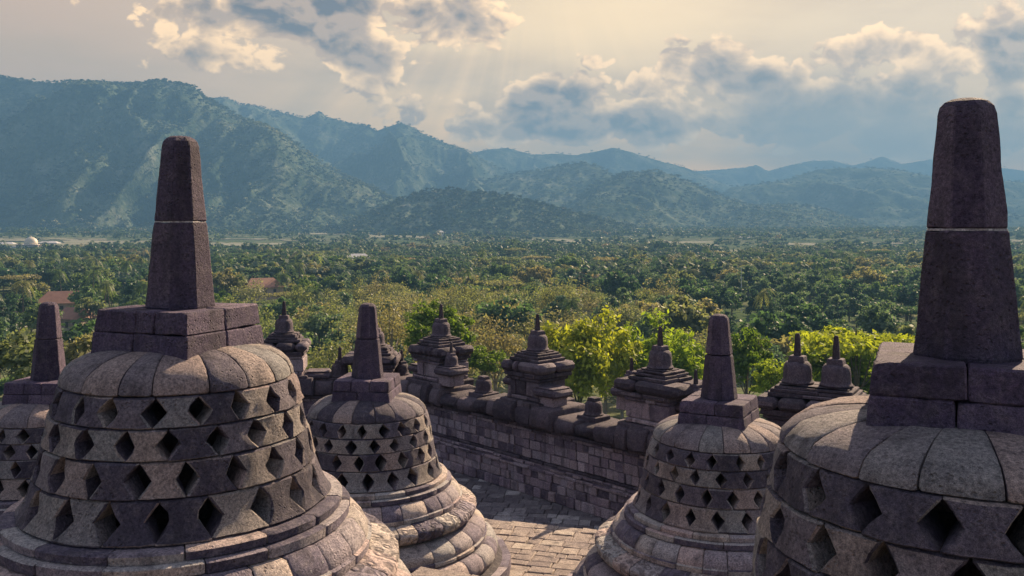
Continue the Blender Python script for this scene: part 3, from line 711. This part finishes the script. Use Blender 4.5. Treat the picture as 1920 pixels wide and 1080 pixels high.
# ------------------------------------------------------------------ vegetation
def leaf_mat(name, stops, src='object', trans=.55, jitter=.32):
    m_, k = mat(name)
    geo = k.node('ShaderNodeNewGeometry')
    if src == 'object': f = k.node('ShaderNodeObjectInfo').outputs['Random']
    else:
        at = k.node('ShaderNodeAttribute'); at.attribute_name = 'tint'; f = at.outputs['Fac']
    col = k.ramp(f, stops)
    col = k.mix(1., col, k.ramp(geo.outputs['Random Per Island'], [(0, (1 - jitter,) * 3), (.5, (1, 1, 1)), (1, (1 + jitter * 1.3, 1 + jitter * 1.2, 1 + jitter * .8))]), 'MULTIPLY')
    d = k.node('ShaderNodeBsdfDiffuse'); k.put(d.inputs[0], col)
    t = k.node('ShaderNodeBsdfTranslucent'); k.put(t.inputs[0], k.mix(1., col, (1.25, 1.2, .7, 1), 'MULTIPLY'))
    g = k.node('ShaderNodeBsdfGlossy'); g.inputs['Roughness'].default_value = .45; g.inputs[0].default_value = (.8, .8, .75, 1)
    x = k.node('ShaderNodeMixShader'); x.inputs[0].default_value = trans; k.l.new(d.outputs[0], x.inputs[1]); k.l.new(t.outputs[0], x.inputs[2])
    y = k.node('ShaderNodeMixShader'); y.inputs[0].default_value = .025; k.l.new(x.outputs[0], y.inputs[1]); k.l.new(g.outputs[0], y.inputs[2])
    finish(k, y.outputs[0]); return m_
G_BROAD = [(0, (0.042, 0.090, 0.053)), (.25, (0.072, 0.138, 0.069)), (.5, (0.108, 0.180, 0.081)), (.75, (0.168, 0.198, 0.100)), (1, (0.240, 0.228, 0.125))]
G_SPARSE = [(0, (0.187, 0.172, 0.102)), (.35, (0.176, 0.201, 0.090)), (.7, (0.143, 0.190, 0.078)), (1, (0.220, 0.218, 0.156))]
G_YEL = [(0, (.21, .31, .03)), (1, (.33, .36, .035))]
G_BRIGHT = [(0, (0.102, 0.180, 0.024)), (1, (0.132, 0.204, 0.030))]
G_DARK = [(0, (0.041, 0.088, 0.065)), (.5, (0.068, 0.125, 0.085)), (1, (0.115, 0.181, 0.111))]
G_PALM = [(0, (0.051, 0.093, 0.043)), (.6, (0.085, 0.136, 0.051)), (1, (0.153, 0.170, 0.076))]
G_MIX = [(0, (0.029, 0.069, 0.051)), (.25, (0.058, 0.106, 0.068)), (.5, (0.111, 0.163, 0.088)), (.68, (0.156, 0.181, 0.115)), (.82, (0.247, 0.206, 0.155)), (.92, (0.195, 0.263, 0.108)), (1, (0.273, 0.338, 0.121))]
M_L = {n_: leaf_mat('leaves_' + n_, st, 'object') for n_, st in (('broad', G_BROAD), ('sparse', G_SPARSE), ('yellow', G_YEL), ('bright', G_BRIGHT), ('dark', G_DARK), ('palm', G_PALM))}
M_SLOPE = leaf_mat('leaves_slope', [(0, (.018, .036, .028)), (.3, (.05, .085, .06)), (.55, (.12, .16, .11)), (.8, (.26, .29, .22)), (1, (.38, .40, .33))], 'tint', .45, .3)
M_FAR = leaf_mat('leaves_far', G_MIX, 'tint', .5, .2)
m_, k = mat('bark'); d = k.node('ShaderNodeBsdfDiffuse'); k.put(d.inputs[0], k.ramp(k.noise(k.node('ShaderNodeTexCoord').outputs['Object'], 3, 4), [(.3, (.06, .05, .04)), (.7, (.17, .15, .125))])); finish(k, d.outputs[0]); M_BARK = m_
m_, k = mat('pale_bark'); d = k.node('ShaderNodeBsdfDiffuse'); k.put(d.inputs[0], k.ramp(k.noise(k.node('ShaderNodeTexCoord').outputs['Object'], 3, 4), [(.3, (.16, .14, .12)), (.7, (.32, .29, .25))])); finish(k, d.outputs[0]); M_PALE = m_

def quads(c, nrm, size, asp=1.6, rng=RNG):
    """leaf quads: centres c, rough normals nrm, half-size"""
    n = len(c); nrm = nrm / np.maximum(np.linalg.norm(nrm, axis=1, keepdims=True), 1e-6)
    t = rng.normal(size=(n, 3)); t -= (t * nrm).sum(1, keepdims=True) * nrm; t /= np.maximum(np.linalg.norm(t, axis=1, keepdims=True), 1e-6)
    b = np.cross(nrm, t); s = np.asarray(size).reshape(-1, 1) * np.ones((n, 1))
    a_ = t * s * asp * .5; b_ = b * s * .5
    v = np.stack([c - a_, c + b_ * 1.0 - a_ * .1, c + a_, c - b_ - a_ * .1], 1).reshape(-1, 3)
    return v, np.arange(n * 4).reshape(-1, 4)
def crown(n_cl, n_lf, rx, rz, zc, leaf, rng, flat=0., cl=.34, droop=0., hollow=.45, asp=1.6, wild=.42):
    """clumps of leaves spread through an uneven crown"""
    d = rng.normal(size=(n_cl, 3)); d /= np.linalg.norm(d, axis=1, keepdims=True)
    if flat: d[:, 2] = np.abs(d[:, 2]) * (1 - flat) + flat * .1
    else: d[:, 2] = np.where(d[:, 2] < -.35, -d[:, 2] * .6, d[:, 2])
    rr = hollow + (1 - hollow) * rng.random((n_cl, 1)) ** .6
    lob = 1 + .28 * np.sin(np.arctan2(d[:, 1], d[:, 0]) * 3 + rng.uniform(0, 6))[:, None] + rng.normal(size=(n_cl, 1)) * .09
    cc = d * rr * lob * np.array([rx, rx, rz]) + np.array([0, 0, zc])
    cs = rx * cl * rng.uniform(.6, 1.25, (n_cl, 1, 1))
    o = rng.normal(size=(n_cl, n_lf, 3)); o /= np.linalg.norm(o, axis=2, keepdims=True)
    o = o * (.35 + .65 * rng.random((n_cl, n_lf, 1))) * cs * np.array([1, 1, .62 if not flat else .35])
    p = (cc[:, None, :] + o).reshape(-1, 3); nr = (o / cs * .8 + np.array([0, 0, .55])).reshape(-1, 3) + rng.normal(size=(n_cl * n_lf, 3)) * wild
    if droop: p[:, 2] -= droop * rng.random(len(p))
    v, f = quads(p, nr, leaf * rng.uniform(.6, 1.35, len(p)), asp, rng)
    return v, f, cc
def limb(mb, pts, n=6):
    vs = []; fs = []
    for (p, r) in pts:
        for i in range(n):
            a = 2 * math.pi * i / n; vs.append((p[0] + r * math.cos(a), p[1] + r * math.sin(a), p[2]))
    for j in range(len(pts) - 1):
        for i in range(n): fs.append((j * n + i, j * n + (i + 1) % n, (j + 1) * n + (i + 1) % n, (j + 1) * n + i))
    mb.add(vs, fs)
def trunk_mb(h, zc, cc, r0, rng, nb=9, deep=0.):
    mb = MB(); wob = rng.normal(size=2) * .3
    limb(mb, [((0, 0, -deep), r0 * 1.3), ((0, 0, h * .12), r0), ((wob[0] * .5, wob[1] * .5, h * .3), r0 * .8), ((wob[0], wob[1], zc), r0 * .5), ((wob[0] * 1.2, wob[1] * 1.2, zc + (h - zc) * .6), r0 * .18)])
    for q in rng.permutation(len(cc))[:nb]:
        e = cc[q]; z0 = h * .25 + (zc - h * .25) * rng.random() * .9
        s = np.array([wob[0] * .7, wob[1] * .7, z0]); mid = (s + e) / 2 + np.array([0, 0, -.06 * h])
        limb(mb, [(s, r0 * .42), (mid, r0 * .28), (e, r0 * .08)], 5)
    return mb
def tri_join(parts):
    vs = []; fs = []; o = 0
    for v, f in parts: vs.append(np.asarray(v, float).reshape(-1, 3)); fs.append(np.asarray(f) + o); o += len(vs[-1])
    return np.concatenate(vs), np.concatenate(fs)
def mb_np(mb): return np.array(mb.v), np.array([f if len(f) == 4 else (f[0], f[1], f[2], f[2]) for f in mb.f])

SPEC = {  # height, crown rx, rz, centre height, clumps, leaves, leaf size, extra
    'broad': dict(h=12, rx=5.0, rz=4.0, zc=8, n=(46, 42), leaf=.62, kw={}),
    'sparse': dict(h=12, rx=5.0, rz=4.6, zc=7.6, n=(60, 16), leaf=.34, kw=dict(cl=.40, hollow=.25)),
    'yellow': dict(h=12, rx=5.4, rz=4.8, zc=7.4, n=(120, 90), leaf=.34, kw=dict(cl=.27, droop=.8, asp=2.2)),
    'bright': dict(h=12, rx=4.8, rz=4.6, zc=7.6, n=(70, 60), leaf=.42, kw=dict(cl=.27)),
    'dark': dict(h=16, rx=4.2, rz=6.0, zc=9.4, n=(52, 40), leaf=.55, kw=dict(cl=.36)),
    'umbrella': dict(h=13, rx=7.5, rz=2.6, zc=10, n=(70, 44), leaf=.52, kw=dict(flat=.75, cl=.24)),
}
MATS = {'broad': 'broad', 'sparse': 'sparse', 'yellow': 'yellow', 'bright': 'bright', 'dark': 'dark', 'umbrella': 'broad'}
def tree_parts(kind, seed, k_n=1., leaf=1., deep=6.):
    s = SPEC[kind]; rng = np.random.default_rng(seed)
    v, f, cc = crown(int(s['n'][0]), int(s['n'][1] * k_n), s['rx'], s['rz'], s['zc'], s['leaf'] * leaf, rng, **s['kw'])
    tm = trunk_mb(s['h'], s['zc'], cc, .30 if kind != 'umbrella' else .38, rng, 16 if kind == 'sparse' else 10, deep)
    return v, f, tm
def palm_parts(seed, fronds=17, segs=5):
    rng = np.random.default_rng(seed); H = 11.5; bend = rng.normal(size=2) * .8
    tm = MB(); limb(tm, [((0, 0, -5), .24), ((0, 0, 0), .22), ((bend[0] * .3, bend[1] * .3, H * .5), .17), ((bend[0], bend[1], H), .13)])
    V = []; Fc = []; o = 0
    for i in range(fronds):
        a = 2 * math.pi * (i / fronds + rng.uniform(-.03, .03)); L = rng.uniform(2.7, 3.9); up = rng.uniform(-.5, 1.25)
        dr = np.array([math.cos(a), math.sin(a), 0]); sd = np.array([-math.sin(a), math.cos(a), 0]); pts = []
        for q in range(segs + 1):
            t = q / segs; pts.append(np.array([bend[0], bend[1], H]) + dr * L * t * (1 - .18 * t) + np.array([0, 0, L * (up * t * .75 - .85 * t * t)]))
        for q in range(segs):
            for e in (-1, 1):
                for sub in (0, .5):
                    p0 = pts[q] + (pts[q + 1] - pts[q]) * sub; p1 = pts[q] + (pts[q + 1] - pts[q]) * (sub + .30)
                    w = .62 * math.sin(math.pi * min(.97, (q + sub + .45) / (segs + .4)))
                    tip = sd * e * w + (pts[q + 1] - pts[q]) * .55 + np.array([0, 0, -.30 * w])
                    V += [p0, p1, p1 + tip * .9, p0 + tip]; Fc.append((o, o + 1, o + 2, o + 3)); o += 4
    return np.array(V), np.array(Fc), tm
NAME = {'broad': 'broadleaf_tree', 'sparse': 'thin_leaved_tree', 'yellow': 'yellow_green_tree', 'bright': 'bright_green_tree', 'dark': 'dark_green_tree', 'umbrella': 'umbrella_tree', 'palm': 'coconut_palm'}
def near_tree(label, kind, px, ytop, D, wpx, seed, zs=1., mat_=None, group=None, fine=1.):
    """a tree of its own with trunk and crown: column, row of its top, distance, crown width in photo pixels"""
    s = SPEC[kind]; sc = wpx / F * D / (2 * s['rx'] * 1.1)
    x, y, zt = W(px, ytop, D); top = s['zc'] + s['rz'] * 1.05
    base = zt - top * sc * zs; g = float(ground_z(np.array([x]), np.array([y]))[0])
    t = empty(NAME[kind], (x, y, g)); tag(t, label, 'tree', group)
    v, f, tm = tree_parts(kind, seed, 1.5 * fine, .82 / max(.8, fine ** .5), 0)
    v = v * np.array([sc, sc, sc * zs]); v[:, 2] += base - g
    obj('crown', np_mesh('crown', v, f, mat_ or M_L[MATS[kind]]), t)
    tm.v = [(a * sc, b * sc, (c * sc * zs + base - g) if c > .3 else min(0., base - g) - .3) for a, b, c in tm.v]
    tm.build('trunk', M_PALE if kind in ('sparse',) else M_BARK, t, 60)
    return t
near_tree('yellow-green leafy tree right behind the shrine with the pale post', 'yellow', 1090, 588, 92, 195, 1, 1.2)
near_tree('yellow-green leafy tree behind the shrine with a bell on each side', 'yellow', 1235, 606, 98, 190, 2, 1.15)
near_tree('round bright green tree behind the shrine with the smaller bell', 'bright', 820, 563, 96, 140, 3, 1.0)
near_tree('bright green tree just right of the lower right stupa spire', 'bright', 1400, 622, 90, 120, 4, 1.3)
near_tree('wide flat-topped yellow-green tree behind the paired bells', 'umbrella', 1605, 598, 86, 270, 5, 1.1, M_L['yellow'])
near_tree('small yellow-green bush tree left of the paired bells', 'bright', 1452, 678, 80, 90, 6, 1.0, M_L['yellow'])
near_tree('dull green tree under the flat-topped yellow-green crown', 'broad', 1585, 640, 90, 210, 16, .9, M_L['bright'])
near_tree('low bright green crown at the right foot of the round green tree', 'bright', 905, 640, 104, 90, 7, 1.0)
near_tree('olive thin-leaved tree between the shrine with a pale bell and the lower left spire', 'sparse', 620, 610, 92, 190, 8, 1.1, None, None, 2.)
near_tree('pale thin-leaved tree left of the round bright green tree', 'sparse', 730, 560, 105, 150, 9, 1.2, None, None, 2.)
near_tree('tall thin-leaved tree between the round green tree and the middle shrine', 'sparse', 930, 570, 110, 170, 10, 1.3, None, None, 2.2)
near_tree('lush dark tree low at the left edge, above the half hidden stupa', 'broad', 30, 615, 85, 170, 11, .9)
near_tree('bushy green tree between the front left stupa and the spire at the left edge', 'broad', 170, 620, 92, 130, 12, 1.0)
near_tree('dark rounded tree behind the red pointed roof', 'dark', 600, 575, 190, 80, 13, .9)

def inst(kind, n, tmpl, where, group, label, sc=(0.8, 1.25)):
    for i in range(n):
        x, y, s_ = where(i); z = float(ground_z(np.array([x]), np.array([y]))[0])
        me = tmpl[i % len(tmpl)]
        o = obj(NAME[kind], me, None, (x, y, z)); s2 = s_ * random.uniform(*sc)
        o.scale = (s2, s2, s2 * random.uniform(.88, 1.15)); o.rotation_euler = (0, 0, random.uniform(0, 6.28))
        tag(o, label, 'tree', group)
def tmpl(kind, seeds, kn=1., leaf=1.):
    out = []
    for sd in seeds:
        if kind == 'palm': v, f, tm = palm_parts(sd)
        else: v, f, tm = tree_parts(kind, sd, kn, leaf)
        tv, tf = mb_np(tm); n0 = len(f); v, f = tri_join([(v, f), (tv, tf)])
        me = np_mesh(NAME[kind], v, f, M_L[MATS.get(kind, 'palm')]); me.materials.append(M_BARK if kind != 'sparse' else M_PALE)
        mi = np.zeros(len(f), np.int32); mi[n0:] = 1
        if len(me.polygons) == len(mi): me.polygons.foreach_set('material_index', mi)
        out.append(me)
    return out
occ = []
CLEAR = [(110, 300, 48), (140, 270, 26), (30, 290, 30), (545, 300, 17), (492, 330, 26), (672, 640, 18), (1390, 330, 7)]      # openings that keep houses and mast in sight
def place(prob, d0, d1, mind=6.5, p0=-120, p1=2040):
    def f(i):
        for _ in range(60):
            D = math.sqrt(random.uniform(d0 * d0, d1 * d1)); px = random.uniform(p0, p1)
            x, y = (px - 960) / F * D, D
            if random.random() > prob(px, D): continue
            if any(abs(px - a) < w and (.9 if d < 320 else .7) * d < D < d + 6 for a, d, w in CLEAR): continue
            if all((x - a) ** 2 + (y - b) ** 2 > mind * mind for a, b in occ): break
        occ.append((x, y)); return x, y, 1.
    return f
def bump_(px, c, w): return math.exp(-((px - c) / w) ** 2)
inst('sparse', 90, tmpl('sparse', (101, 102, 103, 104), 2.2, .85), place(lambda p, D: bump_(p, 850, 330), 125, 300, 5.5), 'thin-leaved trees below the monument', 'thin-leaved greyish olive tree in the wood below the wall')
inst('dark', 230, tmpl('dark', (111, 112, 113, 114), 1.2), place(lambda p, D: max(bump_(p, 1550, 330), .22), 135, 430), 'dark green trees on the plain', 'dark blue-green upright tree among the woods of the plain', (.6, .95))
inst('palm', 150, tmpl('palm', (121, 122, 123, 124, 125)), place(lambda p, D: max(bump_(p, 150, 420), .25) if D > 200 else .4 * bump_(p, 50, 250), 150, 620, 5.), 'coconut palms on the plain', 'coconut palm with feathery fronds rising from the plain', (.95, 1.3))
inst('umbrella', 95, tmpl('umbrella', (131, 132, 133), .9), place(lambda p, D: .5 + .5 * bump_(p, 620, 300), 230, 700, 9), 'flat-crowned trees on the plain', 'flat-crowned green tree spreading above the woods of the plain', (.7, 1.1))
inst('bright', 130, tmpl('bright', (141, 142), .6, 1.3), place(lambda p, D: .4 + .6 * bump_(p, 250, 350) + .3 * bump_(p, 1650, 200), 140, 480), 'fresh green trees on the plain', 'fresh light green tree among darker trees of the plain', (.55, .85))
inst('broad', 299, tmpl('broad', (151, 152, 153, 154, 155), 1.1), place(lambda p, D: .8, 125, 520), 'broadleaf trees on the plain', 'bushy mid-green broadleaf tree among the woods of the plain', (.65, 1.25))

# the far woods of the plain: too many to count, one mass
def lumpy(seed, n, leaf, flat=0.):
    rng = np.random.default_rng(seed)
    v, f, cc = crown(max(6, n // 9), 9, 4.6, 3.6 if not flat else 2., 6.2, leaf, rng, flat, .40, wild=.16, hollow=.72)
    return v, f
def mass(name, pts, scl, tints, tm, label, m_=None):
    VS = []; FS = []; TS = []; o = 0
    which = RNG.integers(0, len(tm), len(pts)); rot = RNG.uniform(0, 6.28, len(pts))
    for w in range(len(tm)):
        idx = np.where(which == w)[0]
        if not len(idx): continue
        v, f = tm[w]; ca, sa = np.cos(rot[idx])[:, None], np.sin(rot[idx])[:, None]; s = scl[idx][:, None]
        X = (v[None, :, 0] * ca - v[None, :, 1] * sa) * s; Y = (v[None, :, 0] * sa + v[None, :, 1] * ca) * s; Z = v[None, :, 2] * s
        P = np.stack([X, Y, Z], -1) + pts[idx][:, None, :]
        FF = f[None] + (np.arange(len(idx)) * len(v))[:, None, None] + o; o += len(idx) * len(v)
        VS.append(P.reshape(-1, 3)); FS.append(FF.reshape(-1, f.shape[1])); TS.append(np.repeat(tints[idx], len(v)))
    ob = obj(name, np_mesh(name, np.concatenate(VS), np.concatenate(FS), m_ or M_FAR, False, np.concatenate(TS)))
    tag(ob, label, None, None, 'stuff'); return ob
def field_mask(x, y):
    """open fields where no wood grows"""
    D = y; px = 960 + F * x / D; py = YH - F * ground_z(x, y) / D
    m_ = (px > -20) & (px < 140) & (py > 452) & (py < 486) & (RNG.random(len(x)) < .9)      # the open ground round the mosque
    for i, (a, b, c, d) in enumerate(FIELDS): m_ |= (px > a) & (px < b) & (py > c) & (py < d + (11 if i < 13 else 3.5)) & ((py < d + 2) | (RNG.random(len(x)) < .85))
    return m_
FIELDS = [(-60, 60, 452, 458), (70, 200, 451, 454), (-60, 190, 460, 466), (395, 530, 457, 470), (120, 300, 455, 462), (1235, 1345, 453, 464), (690, 800, 440, 446), (1000, 1110, 449, 455), (60, 110, 500, 506), (-40, 70, 596, 622), (1330, 1420, 470, 475), (560, 660, 436, 441), (1480, 1560, 458, 463)]
for _ in range(34):
    a = random.uniform(-60, 1980); c = random.uniform(448, 474); w = random.uniform(30, 130)
    FIELDS.append((a, a + w, c, c + random.uniform(1.5, 3.5)))
def scatter(n, d0, d1, powr):
    u = RNG.random(n); D = (d0 ** powr + u * (d1 ** powr - d0 ** powr)) ** (1 / powr)
    px = RNG.uniform(-160, 2080, n); x = (px - 960) / F * D; ok = ~field_mask(x, D)
    x, D = x[ok], D[ok]; return np.stack([x, D, ground_z(x, D)], -1)
def tint_of(p): return np.clip(.15 + .8 * (fbm(p[:, 0] / 60, p[:, 1] / 90, 3, 8) - .2) + RNG.normal(size=len(p)) * .20, 0, 1)
p1 = scatter(5200, 380, 900, 1.4); p2 = scatter(7200, 850, 2300, 1.2)
mass('plain_woods', np.concatenate([p1]), RNG.uniform(.55, 1.25, len(p1)) * (.55 + 1.1 * fbm(p1[:, 0] / 75, p1[:, 1] / 75, 3, 31)), tint_of(p1), [lumpy(200 + i, 230, 1.15, .6 if i == 3 else 0) for i in range(8)] + [palm_parts(210, 10, 3)[:2]], 'dense mixed woods covering the plain before the hills')
mass('far_plain_woods', p2, RNG.uniform(.55, 1.4, len(p2)), tint_of(p2), [lumpy(220 + i, 60, 2.0, .5 if i == 1 else 0) for i in range(4)], 'hazy mass of woods at the foot of the hills')
# woods on the hillsides
HP = []; HS = []
HT = []
for (P, V), n, sm, tk in ((A_, 10500, .9, 1), (B_, 3500, 1.0, .9), (E1, 1500, 1.0, .8), (E2, 2000, 1.0, .8), (F_, 1500, 1., .7), (C_, 700, 1.1, .7), (D_, 500, 1.2, .7), (G_, 3200, .8, .42)):
    nr, nc = V.shape; ri = np.where(RNG.random(n) < .12, RNG.integers(11, 16, n), RNG.integers(12, nr - 2, n)); ci = RNG.integers(0, nc, n)
    q = P[ri, ci] + RNG.normal(size=(n, 3)) * np.array([4, 6, 0]); q[:, 2] -= 3.5
    keep = q[:, 2] > H0 - 2; HP.append(q[keep]); HT.append(np.full(keep.sum(), tk)); HS.append(RNG.uniform(.6, 1.45, n)[keep] * sm)
HT = np.concatenate(HT); HP = np.concatenate(HP); HS = np.concatenate(HS)
mass('hillside_woods', HP, HS, HT * np.clip(.02 + .42 * np.exp(-np.maximum(HP[:, 2] - H0 - 12, 0) / 45) + 1.6 * (fbm(HP[:, 0] / 150, HP[:, 1] / 260 + HP[:, 2] / 60, 4, 5) - .30) + RNG.normal(size=len(HP)) * .10, 0, 1), [lumpy(240 + i, 40, 2.3) for i in range(4)], 'forest covering the slopes of the hills and mountains', M_SLOPE)  # tint paler towards the foot: clearings, plus mist put into the leaf colour

# ------------------------------------------------------------------ fields, houses, mosque, mast
m_, k = mat('field_soil'); pos = k.node('ShaderNodeNewGeometry').outputs['Position']
d = k.node('ShaderNodeBsdfDiffuse'); k.put(d.inputs[0], k.ramp(k.noise(k.v('MULTIPLY', pos, (.3, 1.6, 1)), .05, 5), [(.35, (.12, .14, .07)), (.5, (.21, .21, .14)), (.62, (.33, .31, .25))])); finish(k, d.outputs[0]); M_FIELD = m_
for (a, b, c, e) in FIELDS:
    mb = MB(); n = 10; vs = []
    for py in (e, c):
        ds = np.linspace(150, 2600, 5000); D = float(ds[np.argmin(np.abs(YH - F * ground_z(ds * 0, ds) / ds - py))])
        for i in range(n):
            px = lerp(a, b, i / (n - 1)) + random.uniform(-5, 5); dd = D * random.uniform(.985, 1.015); x = (px - 960) / F * dd
            vs.append((x, dd, float(ground_z(np.array([x]), np.array([dd]))[0]) + .9))
    mb.add(vs, [(i, i + 1, n + i + 1, n + i) for i in range(n - 1)])
    mb.build('field', M_FIELD)['kind'] = 'structure'
def plain_mat(name, c, r=.8):
    m_, k = mat(name); b = k.node('ShaderNodeBsdfPrincipled'); b.inputs['Roughness'].default_value = r
    tc = k.node('ShaderNodeTexCoord').outputs['Object']
    k.put(b.inputs['Base Color'], k.mix(k.rng(k.noise(tc, .8, 5), .35, .7, 0, .5), (*c, 1), (c[0] * .55, c[1] * .52, c[2] * .5, 1)))
    finish(k, b.outputs[0]); return m_
M_WHITE = plain_mat('white_plaster', (.75, .73, .68)); M_TILE = plain_mat('clay_tile', (.30, .155, .10)); M_TAN = plain_mat('dull_plaster', (.36, .29, .22)); M_TIN = plain_mat('pale_roof', (.62, .60, .56)); M_PANE = plain_mat('dark_pane', (.03, .03, .035), .3); M_GOLD = plain_mat('pale_dome', (.72, .62, .44), .5)
def house(label, px, py, D, w, dpt, h, roof, m_w, m_r, yaw=0., steep=.5, sink=0.):
    x, y, z = W(px, py, D); t = empty('village_house', (x, y, z), yaw); tag(t, label, 'house', 'village houses on the plain')
    mb = MB(); box(mb, -w / 2, w / 2, -dpt / 2, dpt / 2, -3, h, .05); mb.build('wall', m_w, t)
    mb = MB(); e = .6; rh = dpt * steep; ri = w * .5 * (.1 if roof == 'pyramid' else .62)
    vs = [(-w / 2 - e, -dpt / 2 - e, h - .1), (w / 2 + e, -dpt / 2 - e, h - .1), (w / 2 + e, dpt / 2 + e, h - .1), (-w / 2 - e, dpt / 2 + e, h - .1), (-ri, 0, h + rh), (ri, 0, h + rh)]
    mb.add(vs, [(0, 1, 5, 4), (1, 2, 5), (2, 3, 4, 5), (3, 0, 4), (3, 2, 1, 0)]); mb.build('roof', m_r, t)
    for i in (-1, 1):
        mb = MB(); box(mb, i * w * .27 - .5, i * w * .27 + .5, -dpt / 2 - .06, -dpt / 2 + .05, h * .35, h * .75, .01); mb.build('window', M_PANE, t)
    mb = MB(); box(mb, -.5, .5, -dpt / 2 - .06, -dpt / 2 + .05, 0, h * .68, .01); mb.build('door', M_PANE, t)
house('low house with a long orange tiled roof behind the spire at the left edge', 120, 583, 300, 15, 9, 3, 'hip', M_TAN, M_TILE, .3, .4)
house('small orange-roofed house below the long tiled roof', 140, 612, 270, 9, 7, 2.6, 'hip', M_TAN, M_TILE, -.2, .45)
house('brown-roofed house at the left edge beside the palms', 30, 592, 290, 11, 7, 2.6, 'hip', M_TAN, M_TILE, .1, .4)
house('house with a steep pointed red roof right of the shrine with the pale bell', 544, 600, 300, 4.2, 4.2, 3.0, 'pyramid', M_TAN, M_TILE, .5, .95)
house('brown tiled roof among the green trees left of the pointed red roof', 492, 553, 330, 13, 8, 3, 'hip', M_TAN, M_TILE, .5, .4)
house('white house among dark trees in the middle of the plain', 672, 496, 640, 16, 9, 5, 'hip', M_WHITE, M_TIN, .2, .3)
house('long white shed far off beside the pale field', 1400, 452, 1500, 34, 12, 6, 'hip', M_WHITE, M_TIN, .1, .3)
house('small white house high on the foot of the dark hill', 825, 440, 1480, 12, 8, 4, 'hip', M_WHITE, M_TIN, .3, .3)
house('pale flat-roofed shed right of the mosque', 92, 464, 1190, 26, 12, 6, 'hip', M_WHITE, M_TIN, 0, .2)
house('white house left of the mosque at the left edge', 12, 466, 1180, 22, 12, 6, 'hip', M_WHITE, M_TIN, .1, .2)
x, y, z = W(58, 469, 1100); t = empty('mosque', (x, y, z)); tag(t, 'mosque with a pale dome beside the fields at the far left', 'mosque')
mb = MB(); box(mb, -13, 13, -9, 9, -3, 7, .1); box(mb, -22, -13.1, -6, 6, -3, 5, .1); box(mb, 13.1, 24, -6, 6, -3, 5, .1); mb.build('hall', M_WHITE, t)
mb = MB(); lathe(mb, [(7.6, 6.9), (7.6, 8.2), (7.9, 8.6), (7.4, 11), (6.0, 13.4), (3.6, 15.2), (1.2, 16), (.3, 16.6), (.15, 18.5)], 24); mb.build('dome', M_GOLD, t, 40)
mb = MB(); box(mb, -13.6, 13.6, -9.6, 9.6, 5.6, 6.6, .05); mb.build('eaves', M_TILE, t)
for i in range(5):
    mb = MB(); box(mb, -10.5 + i * 4.5, -8 + i * 4.5, -9.15, -8.9, .5, 4.6, .02); mb.build('window', M_PANE, t)
x, y, z = W(1390, 556, 330); t = empty('mast', (x, y, z - 4)); tag(t, 'slim white mast standing among the dark green trees', 'mast')
mb = MB(); lathe(mb, [(.16, -2), (.14, 6), (.09, 12), (.06, 14.5)], 8); mb.build('pole', M_WHITE, t, 40)
mb = MB(); box(mb, -.5, .5, -.06, .06, 10.6, 10.8, .02); mb.build('crossarm', M_WHITE, t)
